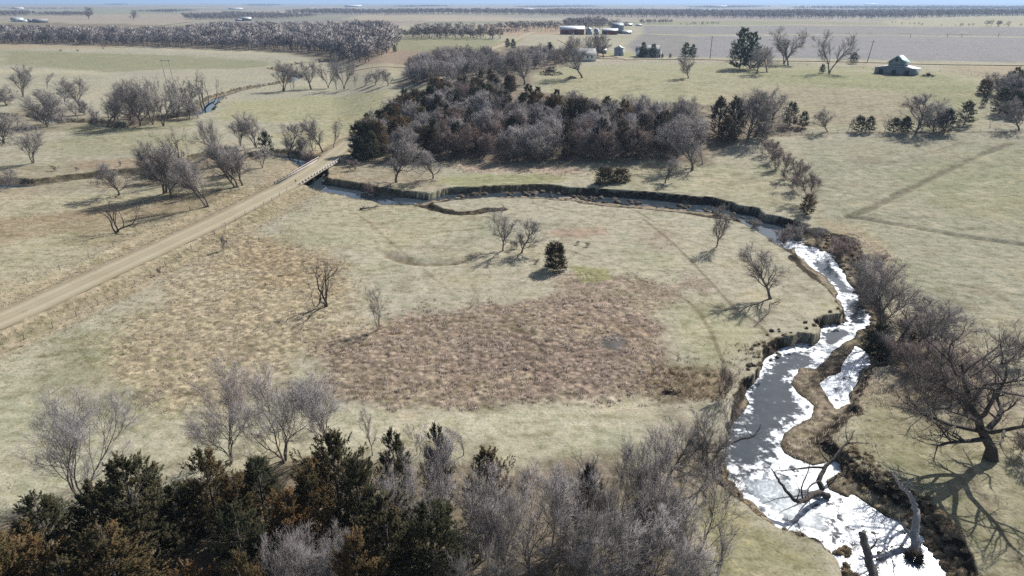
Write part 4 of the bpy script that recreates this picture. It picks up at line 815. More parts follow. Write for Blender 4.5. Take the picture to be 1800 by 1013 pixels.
# low brush along the two upper creeks
for i in range(46):
    q = LINES[i % 2][0]; j = rngp.randrange(6, len(q)-8); a_ = rngp.uniform(0, 6.28); d_ = rngp.uniform(3, 11); pp = (float(q[j][0]+math.cos(a_)*d_), float(q[j][1]+math.sin(a_)*d_))
    if float(seg_dist(np.array([pp[0]]), np.array([pp[1]]), road)[0]) < 7 or gh(*pp) < -.9: continue
    plant('shrub', 0, 0, 0, ['low grey brush along the creek left of the bridge', 'low grey brush along the upper creek in the left pasture'][i % 2], pos=pp, H=rngp.uniform(1.6, 3.4), mats=rngp.choice(['twig', 'twig_red', 'twig']), group=['brush along the creek left of the bridge', 'brush along the upper creek'][i % 2])
# woods of many trees: points inside an outline
def wood(px, step, kinds, Hr, label, group, seed=0, Wf=1.0, cedarpx=None):
    P = np.array([hit(a, b)[:2] for a, b in px]); rr = random.Random(seed); lo = P.min(0); hi = P.max(0); n = 0; y = lo[1]
    while y < hi[1]:
        x = lo[0]
        while x < hi[0]:
            q = np.array([[x+rr.uniform(-.42, .42)*step], [y+rr.uniform(-.42, .42)*step]])
            if inside(q[0], q[1], P)[0]:
                k = rr.choice(kinds)
                if cedarpx: 
                    f = cedarpx(float(q[0][0]), float(q[1][0])); k = rr.choice(['cedar', 'cedar', 'cedar', 'bushcedar', 'greencedar']) if rr.random() < f else rr.choice(kinds)
                Hh = rr.uniform(*Hr)*(.98 if 'cedar' in k else 1.0); sfx = 'cedar' if 'cedar' in k else 'bare'
                plant(k, 0, 0, 0, label % ('dark cedar' if sfx == 'cedar' else 'grey bare tree'), group=group % ('cedars' if sfx == 'cedar' else 'bare trees'), pos=(float(q[0][0]), float(q[1][0])), H=Hh, mats=rr.choice([None, None, 'twig_pale', 'twig_pale', 'twig_red']) if sfx == 'bare' else None); n += 1
            x += step
        y += step
    return n
n1 = wood([(640,284),(655,250),(690,215),(735,195),(790,190),(870,196),(960,205),(1100,210),(1210,222),(1240,240),(1235,268),(1180,280),(1100,284),(1000,286),(850,284),(760,280),(700,285)], 7.0, ['dense','dense','dense','round'], (10.5, 14.5),
     '%s packed in the dense wood on the hillside beyond the creek', '%s of the dense hillside wood', 3, cedarpx=lambda x, y: .55 if x < -8 else (.55 if y > 292 else .14))
n6 = wood([(626,270),(650,246),(684,222),(724,200),(752,186),(750,176),(715,190),(676,208),(640,230),(618,252)], 7, ['dense', 'round'], (6, 8.5), '%s on the strip along the road above the bridge', '%s on the strip along the road', 9, cedarpx=lambda x, y: .4)
wood([(95,214),(200,221),(352,209),(345,196),(200,202),(95,200)], 12, ['round', 'dense', 'vase'], (8, 11), '%s in the long row along the upper creek', '%s of the upper creek row', 31)
wood([(250,328),(440,322),(480,290),(400,280),(260,306)], 12, ['round', 'dense', 'vase'], (7.5, 11), '%s in the thicket between the road and the left creek', '%s of the bridge thicket', 32)
n2 = wood([(735,180),(780,160),(850,150),(905,150),(900,170),(800,190)], 7.5, ['dense','round'], (6, 9), '%s on the shoulder above the dense wood', '%s on the shoulder above the dense wood', 4, cedarpx=lambda x, y: .75)
n3 = wood([(712,150),(722,124),(790,108),(850,106),(880,120),(860,142),(780,150)], 8.5, ['round','dense','vase'], (10, 14), '%s in the grove of the draw right of the road', '%s of the draw grove', 6, cedarpx=lambda x, y: .06)
n4 = wood([(860,122),(900,108),(960,104),(1000,106),(990,116),(930,126),(880,132)], 10, ['round','dense'], (9, 13), '%s in the grove left of the farmhouse', '%s of the farm grove', 7, cedarpx=lambda x, y: .12)
n5 = wood([(1728,165),(1760,150),(1900,150),(1900,205),(1760,205)], 8, ['dense','round'], (7, 11), '%s in the grove at the right edge of the upland', '%s of the right hand grove', 8, cedarpx=lambda x, y: .4)
print('woods', n1, n2, n3, n4, n5)
# far woods that read as one mass: many small crowns in one object
def mass_template(seed, spr=0):
    rng = np.random.default_rng(seed); b = MB(); n = 46; a = rng.uniform(0, 6.28, n); u = rng.uniform(-.6, 1, n); r = (1-abs(u)**2*.8)*rng.uniform(.25, 1, n)
    p = np.stack([np.cos(a)*r*.30, np.sin(a)*r*.30, .50+u*.28], 1); d = np.stack([np.cos(a)*.7, np.sin(a)*.7, rng.uniform(.1, 1.2, n)], 1)
    V, F = spikes(p, d, rng.uniform(.12, .28, n), rng.uniform(.012, .035, n)); b.add(V, F); b.tube([[0, 0, 0], [0, 0, .55]], [.022, .012], 3, False)
    return np.concatenate(b.v), b.f
MT = [mass_template(s) for s in range(5)]
def mass(px, step, Hr, name, label, m, seed, far=False):
    P = np.array([hit(a, b)[:2] for a, b in px]); rng = np.random.default_rng(seed); lo = P.min(0); hi = P.max(0)
    X, Y = np.meshgrid(np.arange(lo[0], hi[0], step), np.arange(lo[1], hi[1], step)); X = X.ravel()+rng.uniform(-.5, .5, X.size)*step; Y = Y.ravel()+rng.uniform(-.5, .5, Y.size)*step
    k = sdist(X, Y, P) < step*.8*fbm(X/(step*4), Y/(step*4), 2, seed); X, Y = X[k], Y[k]
    # keep every tree near the edges, thin out the unseen middle
    Z = hbase(X, Y); b = MB(); H = rng.uniform(*Hr, len(X))*(1+.25*fbm(X/(step*5), Y/(step*5), 2, seed+1)); A = rng.uniform(0, 6.28, len(X)); var = rng.integers(0, len(MT), len(X))
    for v in range(len(MT)):
        s = np.where(var == v)[0]
        if not len(s): continue
        V, Fs = MT[v]; c, sn = np.cos(A[s])[:, None], np.sin(A[s])[:, None]; h = H[s][:, None]
        W = np.stack([(V[:, 0]*c-V[:, 1]*sn)*h*1.15+X[s][:, None], (V[:, 0]*sn+V[:, 1]*c)*h*1.15+Y[s][:, None], V[:, 2]*h+Z[s][:, None]], -1).reshape(-1, 3)
        base = b.n; off = np.arange(len(s))*len(V)
        b.v.append(W); b.n += len(W)
        for F in Fs: b.f.append((F[None, :, :]+off[:, None, None]).reshape(-1, F.shape[1])+base)
    o = b.build(name, M[m]); o['kind'] = 'stuff'; o['label'] = label; return len(X)
nf = 0
nf += mass([(-120,84),(0,77),(120,78),(250,83),(330,84),(480,90),(570,96),(615,112),(650,112),(690,88),(700,66),(640,54),(420,56),(330,62),(220,68),(100,64),(-120,64)], 10.5, (11, 20), 'far_wood', 'grey leafless wood along the far left river', 'twig_far', 91)
FWP = [(-120,84),(0,77),(120,78),(250,83),(330,84),(480,90),(570,96),(615,112),(650,112),(690,88),(700,66),(640,54),(420,56),(330,62),(220,68),(100,64),(-120,64)]
nf += mass(FWP, 19, (13, 23), 'far_wood', 'paler tall bare trees standing through the far left wood', 'twig', 191)
nf += mass(FWP, 34, (9, 16), 'far_wood', 'dark cedars scattered through the far left wood', 'cedar_dark', 192)
nf += mass([(700,67),(720,62),(800,62),(880,67),(885,70),(800,70),(710,69)], 9, (9, 13), 'cedar_windbreak', 'dark windbreak of trees behind the green rise', 'twig_dark', 92)
nf += mass([(700,60),(760,52),(840,54),(900,52),(990,48),(1090,46),(1110,50),(980,56),(850,60)], 17, (9, 14), 'field_edge_trees', 'thin line of bare trees behind the farm fields', 'twig_far', 93)
nf += mass([(500,27),(560,22),(640,22),(900,23),(1200,22),(1500,24),(1800,22),(2000,20),(2000,26),(1800,29),(1600,33),(1400,34),(1250,33),(1080,31),(900,27),(640,27)], 24, (14, 22), 'distant_wood', 'blue grey band of far woods under the horizon', 'twig_far', 94)
nf += mass([(1380,16),(1500,13.5),(1700,13),(2000,13),(2000,18),(1700,19),(1500,18)], 48, (14, 24), 'horizon_wood', 'faint wood on the horizon at right', 'twig_far', 95)
nf += mass([(320,29),(400,26),(500,27),(560,30),(500,34),(420,36),(330,35)], 18, (9, 15), 'far_thicket', 'grey thicket in front of the distant fields', 'twig_far', 96)
nf += mass([(-100,26),(0,24),(50,23),(62,26),(40,29),(-100,29)], 20, (10, 15), 'farmstead_grove', 'grove around the far left farmstead', 'twig_far', 97)
nf += mass([(230,20),(330,18),(350,20),(300,22),(235,22)], 26, (6, 10), 'far_hedgerow', 'dark hedgerow line in the far left fields', 'twig_far', 98)
nf += mass([(1380,86),(1380,86)], 5, (1, 2), 'x', 'x', 'twig', 99) if False else 0
for i, (pp, st, hh, lb) in enumerate([([(60,27),(95,25),(150,25),(170,27),(120,29)], 15, (8, 13), 'low hedge left in the far fields'), ([(255,22),(285,20),(320,21),(300,23)], 18, (9, 14), 'dark grove round a distant homestead'), ([(180,8.5),(215,7.5),(225,9),(195,10)], 60, (12, 18), 'faint grove on the skyline at left'), ([(430,9.5),(480,8.5),(500,10),(450,11)], 60, (12, 18), 'faint grove on the skyline left of centre'),
    ([(690,12),(760,10.5),(800,12),(720,13.5)], 40, (10, 16), 'faint hedgerow under the skyline'), ([(900,13),(1000,11),(1060,12),(950,14.5)], 40, (10, 16), 'faint hedgerow near the skyline at centre'), ([(1070,20),(1120,18.5),(1140,19.5),(1090,21)], 30, (10, 15), 'distant thicket before the horizon wood'), ([(1200,13),(1300,11),(1360,12.5),(1260,15)], 45, (12, 18), 'long distant hedgerow right of centre'),
    ([(1120,41.5),(1170,40.5),(1180,42),(1130,43)], 14, (7, 11), 'bare grove beyond the tall blue grey building'), ([(1560,41),(1640,44.5),(1700,46.5),(1800,47.5),(1700,48),(1600,45.5)], 22, (3, 6), 'dark hedge at the foot of the pale rise'), ([(1715,46),(1760,46.5),(1785,47),(1740,48)], 10, (9, 13), 'clump of bare trees on the field edge at right'), ([(0,16),(120,14.5),(140,16),(20,18)], 45, (8, 13), 'faint hedgerow in the far left fields'), ([(990,47),(1010,45.5),(1062,44.5),(1066,46.5),(1030,48),(992,48.5)], 9, (11, 17), 'bare grove behind the red sheds'), ([(1190,44),(1260,43),(1270,44.5),(1200,45.5)], 20, (4, 8), 'scrubby line of trees beyond the ploughed field'), ([(840,56),(880,55),(940,57),(880,58.5)], 9, (3, 5), 'low scrub along the tan field')]):
    nf += mass(pp, st, hh, 'distant_grove', lb, 'twig_far', 120+i)
print('mass trees', nf)

# ------------------------------------------------------------------ built things
M['concrete'] = simple('weathered concrete', (.40, .38, .35), (.52, .50, .46), 2, .9, bump=.2)
M['whitepaint'] = simple('white painted rail', (.62, .62, .60), (.78, .77, .74), 3, .6)
M['rail'] = simple('dull steel rail', (.42, .36, .33), (.58, .52, .48), 2, .6, .2)
M['timber'] = simple('dark treated timber', (.07, .055, .045), (.14, .11, .09), 3, .9, bump=.3)
M['post'] = simple('grey fence post', (.12, .10, .085), (.24, .21, .18), 4, .95)
M['wire'] = simple('fence wire', (.16, .15, .14), (.24, .22, .2), 4, .6, .5)
M['redbarn'] = simple('faded red boards', (.17, .045, .035), (.28, .085, .06), .6, .85, stretch=(2, 2, .3))
M['whiteroof'] = simple('white sheet metal roof', (.48, .49, .51), (.62, .63, .64), .3, .45, stretch=(1, 3, 1))  # white is the roof metal's own colour
M['tinroof'] = simple('weathered tin roof', (.34, .38, .39), (.58, .60, .60), .5, .45, .3, stretch=(4, .4, 1))
M['greyboard'] = simple('weathered grey boards', (.13, .125, .12), (.26, .25, .235), .8, .9, stretch=(5, 5, .3))
M['bluegrey'] = simple('blue grey siding', (.17, .21, .24), (.25, .29, .32), .5, .6)
M['shingle'] = simple('grey shingles', (.20, .20, .20), (.33, .33, .33), 1.2, .9)
M['teal'] = simple('teal metal roof', (.17, .29, .28), (.30, .44, .42), .5, .5, .3, stretch=(.4, 4, 1))
M['whitewall'] = simple('white siding', (.66, .66, .64), (.78, .78, .76), .6, .7)
M['galv'] = simple('galvanised bin', (.30, .32, .33), (.48, .50, .51), 2, .4, .5, stretch=(.2, .2, 3))
M['dark'] = simple('dark opening', (.02, .02, .022), (.035, .035, .04), 1, .5)
M['yellow'] = simple('yellow marker', (.62, .42, .05), (.7, .5, .08), 3, .5)
M['soilroot'] = simple('dark root earth', (.035, .027, .02), (.08, .06, .045), 4, 1, bump=.6)
# bridge
Lb = float(np.linalg.norm(brB-brA)); rzb = math.atan2(_bd[1], _bd[0]); mid = (brA+brB)/2; dz = float(hbase(*mid))+DECK
br = thing('road_bridge', 'short gravel decked creek bridge with white posted rails on dark piles', 'bridge', (mid[0], mid[1], dz), rzb)
b = MB(); b.box((0, 0, -.22), (Lb+1, 8.6, .4)); b.build('deck', M['concrete'], br)
b = MB()
for y in (-3.6, -1.8, 0, 1.8, 3.6): b.box((0, y, -.72), (Lb+.4, .35, .6))
b.build('girder', M['timber'], br)
for s in (-1, 1):
    b = MB(); b.box((0, s*4.2, .66), (Lb+4, .10, .24)); b.box((0, s*4.2, .02), (Lb+.6, .22, .18)); rl = b.build('guard_rail', M['rail'], br)
    for k in range(16):
        p = MB(); p.box((-Lb/2-1.2+k*(Lb+2.4)/15, s*4.36, .38), (.42, .22, 1.0)); p.build('post', M['whitepaint'] if s < 0 else M['post'], rl)
for x in (-Lb*.2, Lb*.2):
    b = MB(); b.box((x, 0, -1.15), (.5, 8.6, .4))
    for y in (-3.8, -1.9, 0, 1.9, 3.8): b.tube([[x, y, -1.3], [x, y, -4.6]], [.22, .22], 8)
    b.build('pile_bent', M['timber'], br)
for x in (-Lb/2+.2, Lb/2-.2):
    b = MB(); b.box((x, 0, -1.9), (.5, 9.4, 2.9)); b.build('abutment', M['timber'], br)
def marker(px, py, mt, lab):
    p = hit(px, py); p[2] = gh(p[0], p[1]); o = thing('marker_post', lab, 'road sign', tuple(p)); b = MB(); b.box((0, 0, .6), (.08, .08, 1.5)); b.build('post', M['post'], o)
    b = MB(); b.box((0, -.06, 1.35), (.55, .03, .8)); b.build('plate', M[mt], o)
marker(618, 281, 'whitepaint', 'small white marker plate beyond the far end of the bridge'); marker(521, 330, 'yellow', 'small yellow marker plate at the near end of the bridge')
# fences
def fence(px, label, step=4.2, H=1.25, jit=.12):
    L = smooth_line([hit(a, b_)[:2] for a, b_ in px], 8); s = np.concatenate([[0], np.cumsum(np.hypot(*np.diff(L, axis=0).T))]); n = max(3, min(int(s[-1]/step), 95))
    q = np.linspace(0, s[-1], n); X = np.interp(q, s, L[:, 0]); Y = np.interp(q, s, L[:, 1]); Z, _ = terrain(X, Y); Z = Z+.0
    o = thing('wire_fence', label, 'fence', (X[0], Y[0], Z[0])); tp = []
    for k in range(n):
        h = H*rngp.uniform(.85, 1.15); lx, ly = rngp.uniform(-jit, jit), rngp.uniform(-jit, jit); p = np.array([X[k]-X[0], Y[k]-Y[0], Z[k]-Z[0]]); b = MB(); b.tube([p-[0, 0, .3], p+[lx, ly, h]], [.085, .07], 5); b.build('post', M['post'], o); tp.append((p, lx, ly, h))
    b = MB()
    for f in (.4, .68, .92): b.tube(np.array([p+[lx*f, ly*f, h*f] for p, lx, ly, h in tp]), np.full(n, .012), 3, False)
    b.build('wire', M['wire'], o)
fence([(-20,612),(57,588),(130,555),(215,510),(300,462),(380,415),(455,372),(505,342)], 'wire fence on rough posts along the near side of the gravel road', 5)
fence([(1232,236),(1330,240),(1450,234),(1560,233),(1680,232),(1830,231)], 'wire fence below the row of cedars across the upland slope', 5)
fence([(1395,115),(1450,118),(1500,119),(1535,124)], 'wire fence between the upland road and the crib barn', 7)
fence([(1605,124),(1680,128),(1735,140),(1742,170),(1740,225)], 'wire fence from the crib barn round to the right hand grove', 7)
fence([(-20,520),(60,492),(150,455),(240,415),(330,372),(420,335)], 'low wire fence on the far side of the gravel road', 7, 1.0)
# poles
def upole(px, py, pt, label, lean=0, arm=1.2):
    p = hit(px, py); H = top_height(p, pt); o = thing('utility_pole', label, 'utility pole', tuple(p)); b = MB(); b.tube([[0, 0, -1], [lean*H, 0, H]], [.28, .18], 7); b.build('pole', M['timber'], o)
    b = MB(); b.box((lean*H, 0, H*.93), (arm*2, .2, .2)); b.build('crossarm', M['timber'], o)
upole(1248, 103, 64, 'upright wooden utility pole by the upland road'); upole(1524, 110, 71, 'leaning wooden utility pole between the small cedar and the crib barn', .12)
p = hit(310, 190); Hh = top_height(p, 104); o = thing('power_line_frame', 'tall twin legged power line frame rising from the upper creek trees', 'power pole', tuple(p)); k_ = Hh
for s in (-2.0, 2.0): b = MB(); b.tube([[s, 0, -1], [s-1.5, 0, Hh]], [.26, .17], 7); b.build('pole', M['bark_pale'], o)
b = MB(); b.box((-1.5, 0, Hh*.97), (6, .25, .25)); b.build('crossarm', M['bark_pale'], o)
for i in range(7):
    x = 1620+i*45; upole(x if i % 2 else x-20, 66-i*.3, 60-i*.3, 'thin utility pole of the line beyond the ploughed field, %s from its left end' % ['first', 'second', 'third', 'fourth', 'fifth', 'sixth', 'seventh'][i]) if i < 4 else None
# buildings
def gable(name, label, cat, x0, x1, yb, ye, yr, wall, roof, depth=None, rz=0.0, windows=0, doors=1, lean=False):
    p = hit((x0+x1)/2, yb); rng_ = math.hypot(np.hypot(p[0], p[1]), CAM_H-p[2]); W = (x1-x0)/1200*rng_; he = max(top_height(p, ye), 2.2); hr = max(top_height(p, yr)-.0, he+1.0); D = depth or W*.55
    face = -math.atan2(p[0], p[1])+rz; o = thing(name, label, cat, (p[0], p[1], p[2]), face)
    b = MB(); b.prism([(-D/2, -.6), (D/2, -.6), (D/2, he), (0, hr), (-D/2, he)], -W/2, W/2); me = b.mesh('wall', M[wall]); wl = link('wall', me, o); wl.rotation_euler = (0, 0, math.pi/2)
    rt = MB(); e = .6; sl = (hr-he)/(D/2); t_ = .18
    for s in (-1, 1): rt.prism([(s*(D/2+e), he-sl*e+.05), (0, hr+.05), (0, hr+.05+t_*1.3), (s*(D/2+e), he-sl*e+.05+t_)], -W/2-e, W/2+e)
    rf = rt.build('roof', M[roof], o); rf.rotation_euler = (0, 0, math.pi/2)
    for k in range(doors): d = MB(); d.box((-W*.25+k*W*.4, -D/2-.04, he*.36), (min(W*.14, 4), .08, he*.72)); d.build('door', M['dark' if wall != 'whitewall' else 'greyboard'], o)
    for k in range(windows):
        f = MB(); x = -W*.4+(k+.5)*W*.8/windows; f.box((x, -D/2-.03, he*.66), (1.3, .06, 1.5)); wn = f.build('window', M['whitepaint'], o); g = MB(); g.box((x, -D/2-.07, he*.66), (1.0, .04, 1.2)); g.build('pane', M['dark'], wn)
    return o, W, D, he, hr, p, face
gable('red_shed', 'long red shed with white roof, left of two in the farmyard', 'shed', 986, 1025, 61, 51.5, 46, 'redbarn', 'whiteroof', 14, 0, 0, 2)
gable('red_shed', 'shorter red shed with white roof beside the tall blue grey building', 'shed', 1059, 1084, 61, 54, 50.5, 'redbarn', 'whiteroof', 12, 0, 0, 1)
gable('tall_grain_house', 'tall blue grey building at the right of the red sheds', 'farm building', 1076, 1093, 59.5, 45, 40.5, 'bluegrey', 'bluegrey', 12, .3, 2, 1)
gable('low_shed', 'low blue grey shed right of the tall building', 'shed', 1094, 1108, 60, 57, 54, 'bluegrey', 'tinroof', 9, .2, 0, 1)
gable('farmhouse', 'grey roofed farmhouse half hidden behind bare trees', 'house', 1008, 1044, 107, 96, 86, 'whitewall', 'shingle', 10, .25, 4, 1)
gable('farmhouse', 'white farmhouse with red grey roof behind two dark conifers', 'house', 1120, 1156, 100, 89, 80, 'whitewall', 'shingle', 9, -.1, 5, 1)
gable('garage', 'small grey garage beside the farm drive', 'garage', 1049, 1064, 94, 89, 85, 'greyboard', 'tinroof', 7, .2, 0, 1)
def binn(px, wpx, yb, ye, yt, label, mt='galv'):
    p = hit(px, yb); rng_ = math.hypot(np.hypot(p[0], p[1]), CAM_H-p[2]); r = wpx/2400*rng_; he, ht = top_height(p, ye), top_height(p, yt); o = thing('grain_bin', label, 'grain bin', tuple(p))
    b = MB(); b.tube([[0, 0, -.5], [0, 0, he]], [r, r], 24); b.build('wall', M[mt], o, False); b = MB(); b.tube([[0, 0, he-.05], [0, 0, he+.15], [0, 0, ht-.4], [0, 0, ht]], [r*1.04, r*1.04, r*.15, r*.1], 24); b.build('roof', M['tinroof'], o)
    d = MB(); d.box((0, -r-.02, 1.1), (1, .1, 2.1)); d.build('door', M['dark'], o)
binn(1088, 17, 98, 85, 80, 'large round grey grain bin by the farm drive'); binn(1035, 11, 61, 52, 48.5, 'round grain bin, left of two between the red sheds'); binn(1048, 9, 61, 52.5, 49.5, 'round grain bin, right of two between the red sheds')
binn(1159, 4.5, 101, 88, 85, 'slim pale silo at the right side of the white farmhouse', 'whitewall'); binn(1121, 4, 101, 88, 85, 'slim pale silo at the left side of the white farmhouse', 'whitewall')
for nm, x0, x1, yb, ye, yr, wl, rf, lb in [('far_house', 24, 38, 38.5, 35, 31, 'whitewall', 'tinroof', 'pale blue roofed house of the far left farmstead'), ('far_shed', 36, 48, 39, 37, 34.5, 'whitewall', 'tinroof', 'low pale shed right of the blue roofed far left house'), ('far_shed', 52, 62, 39.5, 36.5, 33.5, 'greyboard', 'tinroof', 'grey shed in the middle of the far left farmstead'),
    ('far_barn', 63, 80, 40, 36.5, 33.5, 'greyboard', 'shingle', 'wide grey barn at the right of the far left farmstead'), ('far_shed', 424, 440, 36.5, 32.5, 30, 'greyboard', 'tinroof', 'pale roofed shed at the edge of the far left wood'), ('far_shed', 415, 424, 37, 35, 33.5, 'greyboard', 'shingle', 'low dark shed joined left of the pale roofed one by the wood'),
    ('far_shed', 26, 38, 16.5, 15, 13, 'whitewall', 'whiteroof', 'long white shed in the fields at far left'), ('far_shed', 404, 424, 16.6, 15.3, 14, 'whitewall', 'whiteroof', 'long white shed in the fields beyond the left wood'), ('far_shed', 608, 634, 12.6, 11, 9, 'greyboard', 'whiteroof', 'grey and white sheds near the skyline left of centre'),
    ('far_shed', 919, 937, 18.5, 16.5, 14.8, 'whitewall', 'tinroof', 'pale building before the distant wood band'), ('far_shed', 1096, 1110, 45.5, 43.5, 41.5, 'greyboard', 'tinroof', 'dark roofed shed beyond the tall blue grey building'), ('far_shed', 1118, 1127, 46, 44.8, 43.6, 'whitewall', 'whiteroof', 'little white shed beyond the farm fields'),
    ('far_shed', 1258, 1276, 13, 11.5, 10, 'whitewall', 'whiteroof', 'white sheds near the skyline right of centre'), ('far_shed', 1520, 1540, 8.6, 7.4, 6.4, 'whitewall', 'whiteroof', 'white roofs on the skyline above the right wood')]:
    gable(nm, lb, 'building', x0, x1, yb, ye, yr, wl, rf, None, .1, 0, 1)
# crib barn: tall gabled centre with a lean-to on each side and a low front
p = hit(1570, 131.5); rg = math.hypot(np.hypot(p[0], p[1]), CAM_H-p[2]); u = rg/1200; o = thing('crib_barn', 'weathered crib barn with teal gabled centre and white lean-to roofs on the upland', 'barn', tuple(p), -math.atan2(p[0], p[1])-.28)
Wc, Wt, D = 21*u, 54*u, 11.0; hl, hm, ec, rc = 4.0, 6.4, 9.0, 12.2; hm = top_height(p, 117.5); rc = top_height(p, 99.5); ec = rc-Wc*.38; hl = top_height(p, 121)
b = MB(); b.prism([(-Wt/2, -.5), (Wt/2, -.5), (Wt/2, hl), (Wc/2, hm), (-Wc/2, hm), (-Wt/2, hl)], 0, D); b.build('wall', M['bluegrey'], o)
b = MB(); b.prism([(-Wc/2, hm-.3), (Wc/2, hm-.3), (Wc/2, ec), (0, rc), (-Wc/2, ec)], 1.5, D); b.build('loft_wall', M['bluegrey'], o)
for s in (-1, 1):
    b = MB(); b.prism([(s*(Wt/2+.5), hl+.02), (s*Wc/2, hm+.25), (s*Wc/2, hm+.4), (s*(Wt/2+.5), hl+.18)], -.6, D+.5); b.build('lean_to_roof', M['whiteroof'], o)
    b = MB(); b.prism([(s*(Wc/2+.7), ec-.5), (0, rc+.05), (0, rc+.3), (s*(Wc/2+.7), ec-.3)], .8, D+.6); b.build('roof', M['teal'], o)
b = MB(); b.prism([(-Wc/2, hm+.42), (Wc/2, hm+.42), (Wc/2, hm+.2), (-Wc/2, hm+.2)], -.6, 1.5); b.build('front_roof', M['whiteroof'], o)
for x in (-Wt*.33, 0, Wt*.33): d = MB(); d.box((x, -.05, hl*.42), (2.6, .1, hl*.8)); d.build('door', M['dark'], o)
d = MB(); d.box((0, 1.45, rc-2.2), (1.4, .1, 1.4)); d.build('window', M['dark'], o)
# ------------------------------------------------------------------ dead wood
def P3(px, py, z): q = flat(px, py, z); return np.array([q[0], q[1], z])
def log(name, label, cat, paths, m, parts=()):
    o0 = np.array(P3(*paths[0][0][0])) if False else P3(*paths[0][0][0]); b = MB(); rr = np.random.default_rng(len(label))
    for pts, r0, r1 in paths:
        Q = smooth_line([P3(*q) for q in pts], 5); Q = Q+rr.normal(0, r0*.12, Q.shape); b.tube(Q-o0, np.linspace(r0, r1, len(Q)), 8)
        if r0 > .1:
            for k in range(10):
                i = rr.integers(len(Q)//3, len(Q)-1); d = rr.normal(0, 1, 3); d[2] = abs(d[2])*.7; d = nrm(d); L = rr.uniform(.5, 1.8); e = Q[i]-o0; b.tube([e, e+d*L*.5, e+d*L+rr.normal(0, .15, 3)], [r1*.6+.015, .02, .008], 4, False)
    o = b.build(name, M[m], smooth=True); o.location = o0; return tag(o, label, cat)
log('fallen_limb', 'dark thick limb with fine branches arching over the white ice', 'fallen branch', [([(1456,872,-1.7),(1436,868,-.9),(1412,880,-.3),(1398,880,.1),(1378,858,.8),(1366,840,1.4),(1357,824,1.9)], .42, .06), ([(1412,880,-.3),(1409,858,1.2),(1420,830,2.2),(1424,812,2.8)], .12, .03), ([(1420,878,-.4),(1395,890,.4),(1372,900,.9)], .10, .02), ([(1400,880,0),(1405,862,1.6),(1396,845,2.6)], .08, .015)], 'bark_dark')
log('fallen_tree', 'dark fallen tree on the bar beside the ice with upturned branches', 'fallen tree', [([(1448,862,-1.2),(1440,845,-.5),(1452,822,.3),(1470,800,1.2),(1490,778,2.0),(1503,756,2.6)], .38, .05), ([(1470,800,1.2),(1490,780,1.6),(1530,780,1.3)], .16, .03), ([(1452,822,.3),(1425,822,.6),(1392,826,.6),(1362,828,1.0)], .18, .03), ([(1490,778,2),(1487,760,3.2),(1488,742,4)], .08, .015), ([(1440,845,-.5),(1420,860,.3),(1428,900,0)], .12, .02), ([(1458,815,.5),(1440,790,2),(1445,765,3)], .09, .015)], 'bark_dark')
log('dead_limb', 'crooked dark limb reaching from the left bank over the grey water', 'fallen branch', [([(1258,795,.2),(1280,782,.9),(1302,773,1.2),(1322,768,1.7),(1332,758,2.2),(1338,745,3)], .2, .03), ([(1322,768,1.7),(1312,755,2.4),(1305,735,3.4)], .07, .015)], 'bark_dark')
sn = log('dead_snag', 'pale weathered dead trunk curving up from the lower creek', 'dead tree', [([(1610,972,-2),(1608,940,-.6),(1611,905,.9),(1604,878,2.2),(1592,862,3.2),(1578,846,4.0),(1565,828,5.0)], .52, .08), ([(1592,862,3.2),(1597,850,4.0),(1596,842,4.3)], .14, .05), ([(1604,945,-.9),(1592,930,.0),(1580,918,.6)], .26, .10), ([(1578,846,4),(1572,825,5),(1562,808,5.6)], .07, .02)], 'bark_pale')
b = MB(); rr = np.random.default_rng(5); n = 420; a = rr.uniform(0, 6.28, n); e = rr.uniform(-.3, 1.3, n); d = np.stack([np.cos(a)*np.cos(e), np.sin(a)*np.cos(e), np.sin(e)*.8], 1); V, F = spikes(d*.5, d+rr.normal(0, .3, (n, 3)), rr.uniform(.5, 1.1, n), .06); b.add(V, F)
q = P3(1607, 983, -1.9)-np.array(sn.location); b.v = [v+q for v in b.v]; b.build('root_ball', M['soilroot'], sn)
log('broken_trunk', 'grey broken trunk standing out of the ice at the bottom edge', 'dead tree', [([(1545,1060,-2),(1534,1010,-.8),(1524,970,.8),(1514,935,2.2)], .55, .38), ([(1524,970,.8),(1537,958,1.4),(1541,948,1.8)], .16, .05), ([(1527,985,.4),(1508,975,.9)], .10, .03)], 'bark')
log('leaning_trunk', 'bare dark trunk leaning right beside the bare tree on the right bank', 'dead tree', [([(1574,610,.2),(1588,590,2.0),(1600,572,3.6),(1612,553,5.2)], .42, .22)], 'bark_dark')
log('fallen_log', 'fallen pale log on the grass right of the bridge', 'fallen log', [([(633,367,.15),(645,366,.4),(658,364,.3),(667,357,.7)], .28, .1), ([(658,364,.3),(670,363,.5)], .12, .04), ([(641,367,.3),(636,362,.8)], .12, .05)], 'bark')
log('fallen_root', 'twisted fallen limbs under the upswept bare tree by the bend', 'fallen branch', [([(1355,533,.1),(1352,546,.3),(1340,560,.2),(1325,575,.1)], .2, .05), ([(1355,535,.1),(1368,530,.5),(1372,527,.4)], .14, .04)], 'bark')
log('fallen_branch', 'low dead branch lying on the near meadow by the lower thicket', 'fallen branch', [([(1262,1010,.1),(1270,970,.8),(1268,945,1.6),(1262,925,2.4)], .16, .03), ([(1270,970,.8),(1285,950,1.2),(1302,925,2.0)], .08, .02), ([(1262,1010,.1),(1240,1030,.3)], .10, .03)], 'bark_dark')
log('root_wad', 'dark root clump lying on the marsh outlet', 'root clump', [([(1165,690,.0),(1175,688,.3),(1190,692,.1)], .28, .12), ([(1172,689,.2),(1183,681,.6)], .14, .04), ([(1180,692,.1),(1200,690,.3)], .14, .04)], 'soilroot')
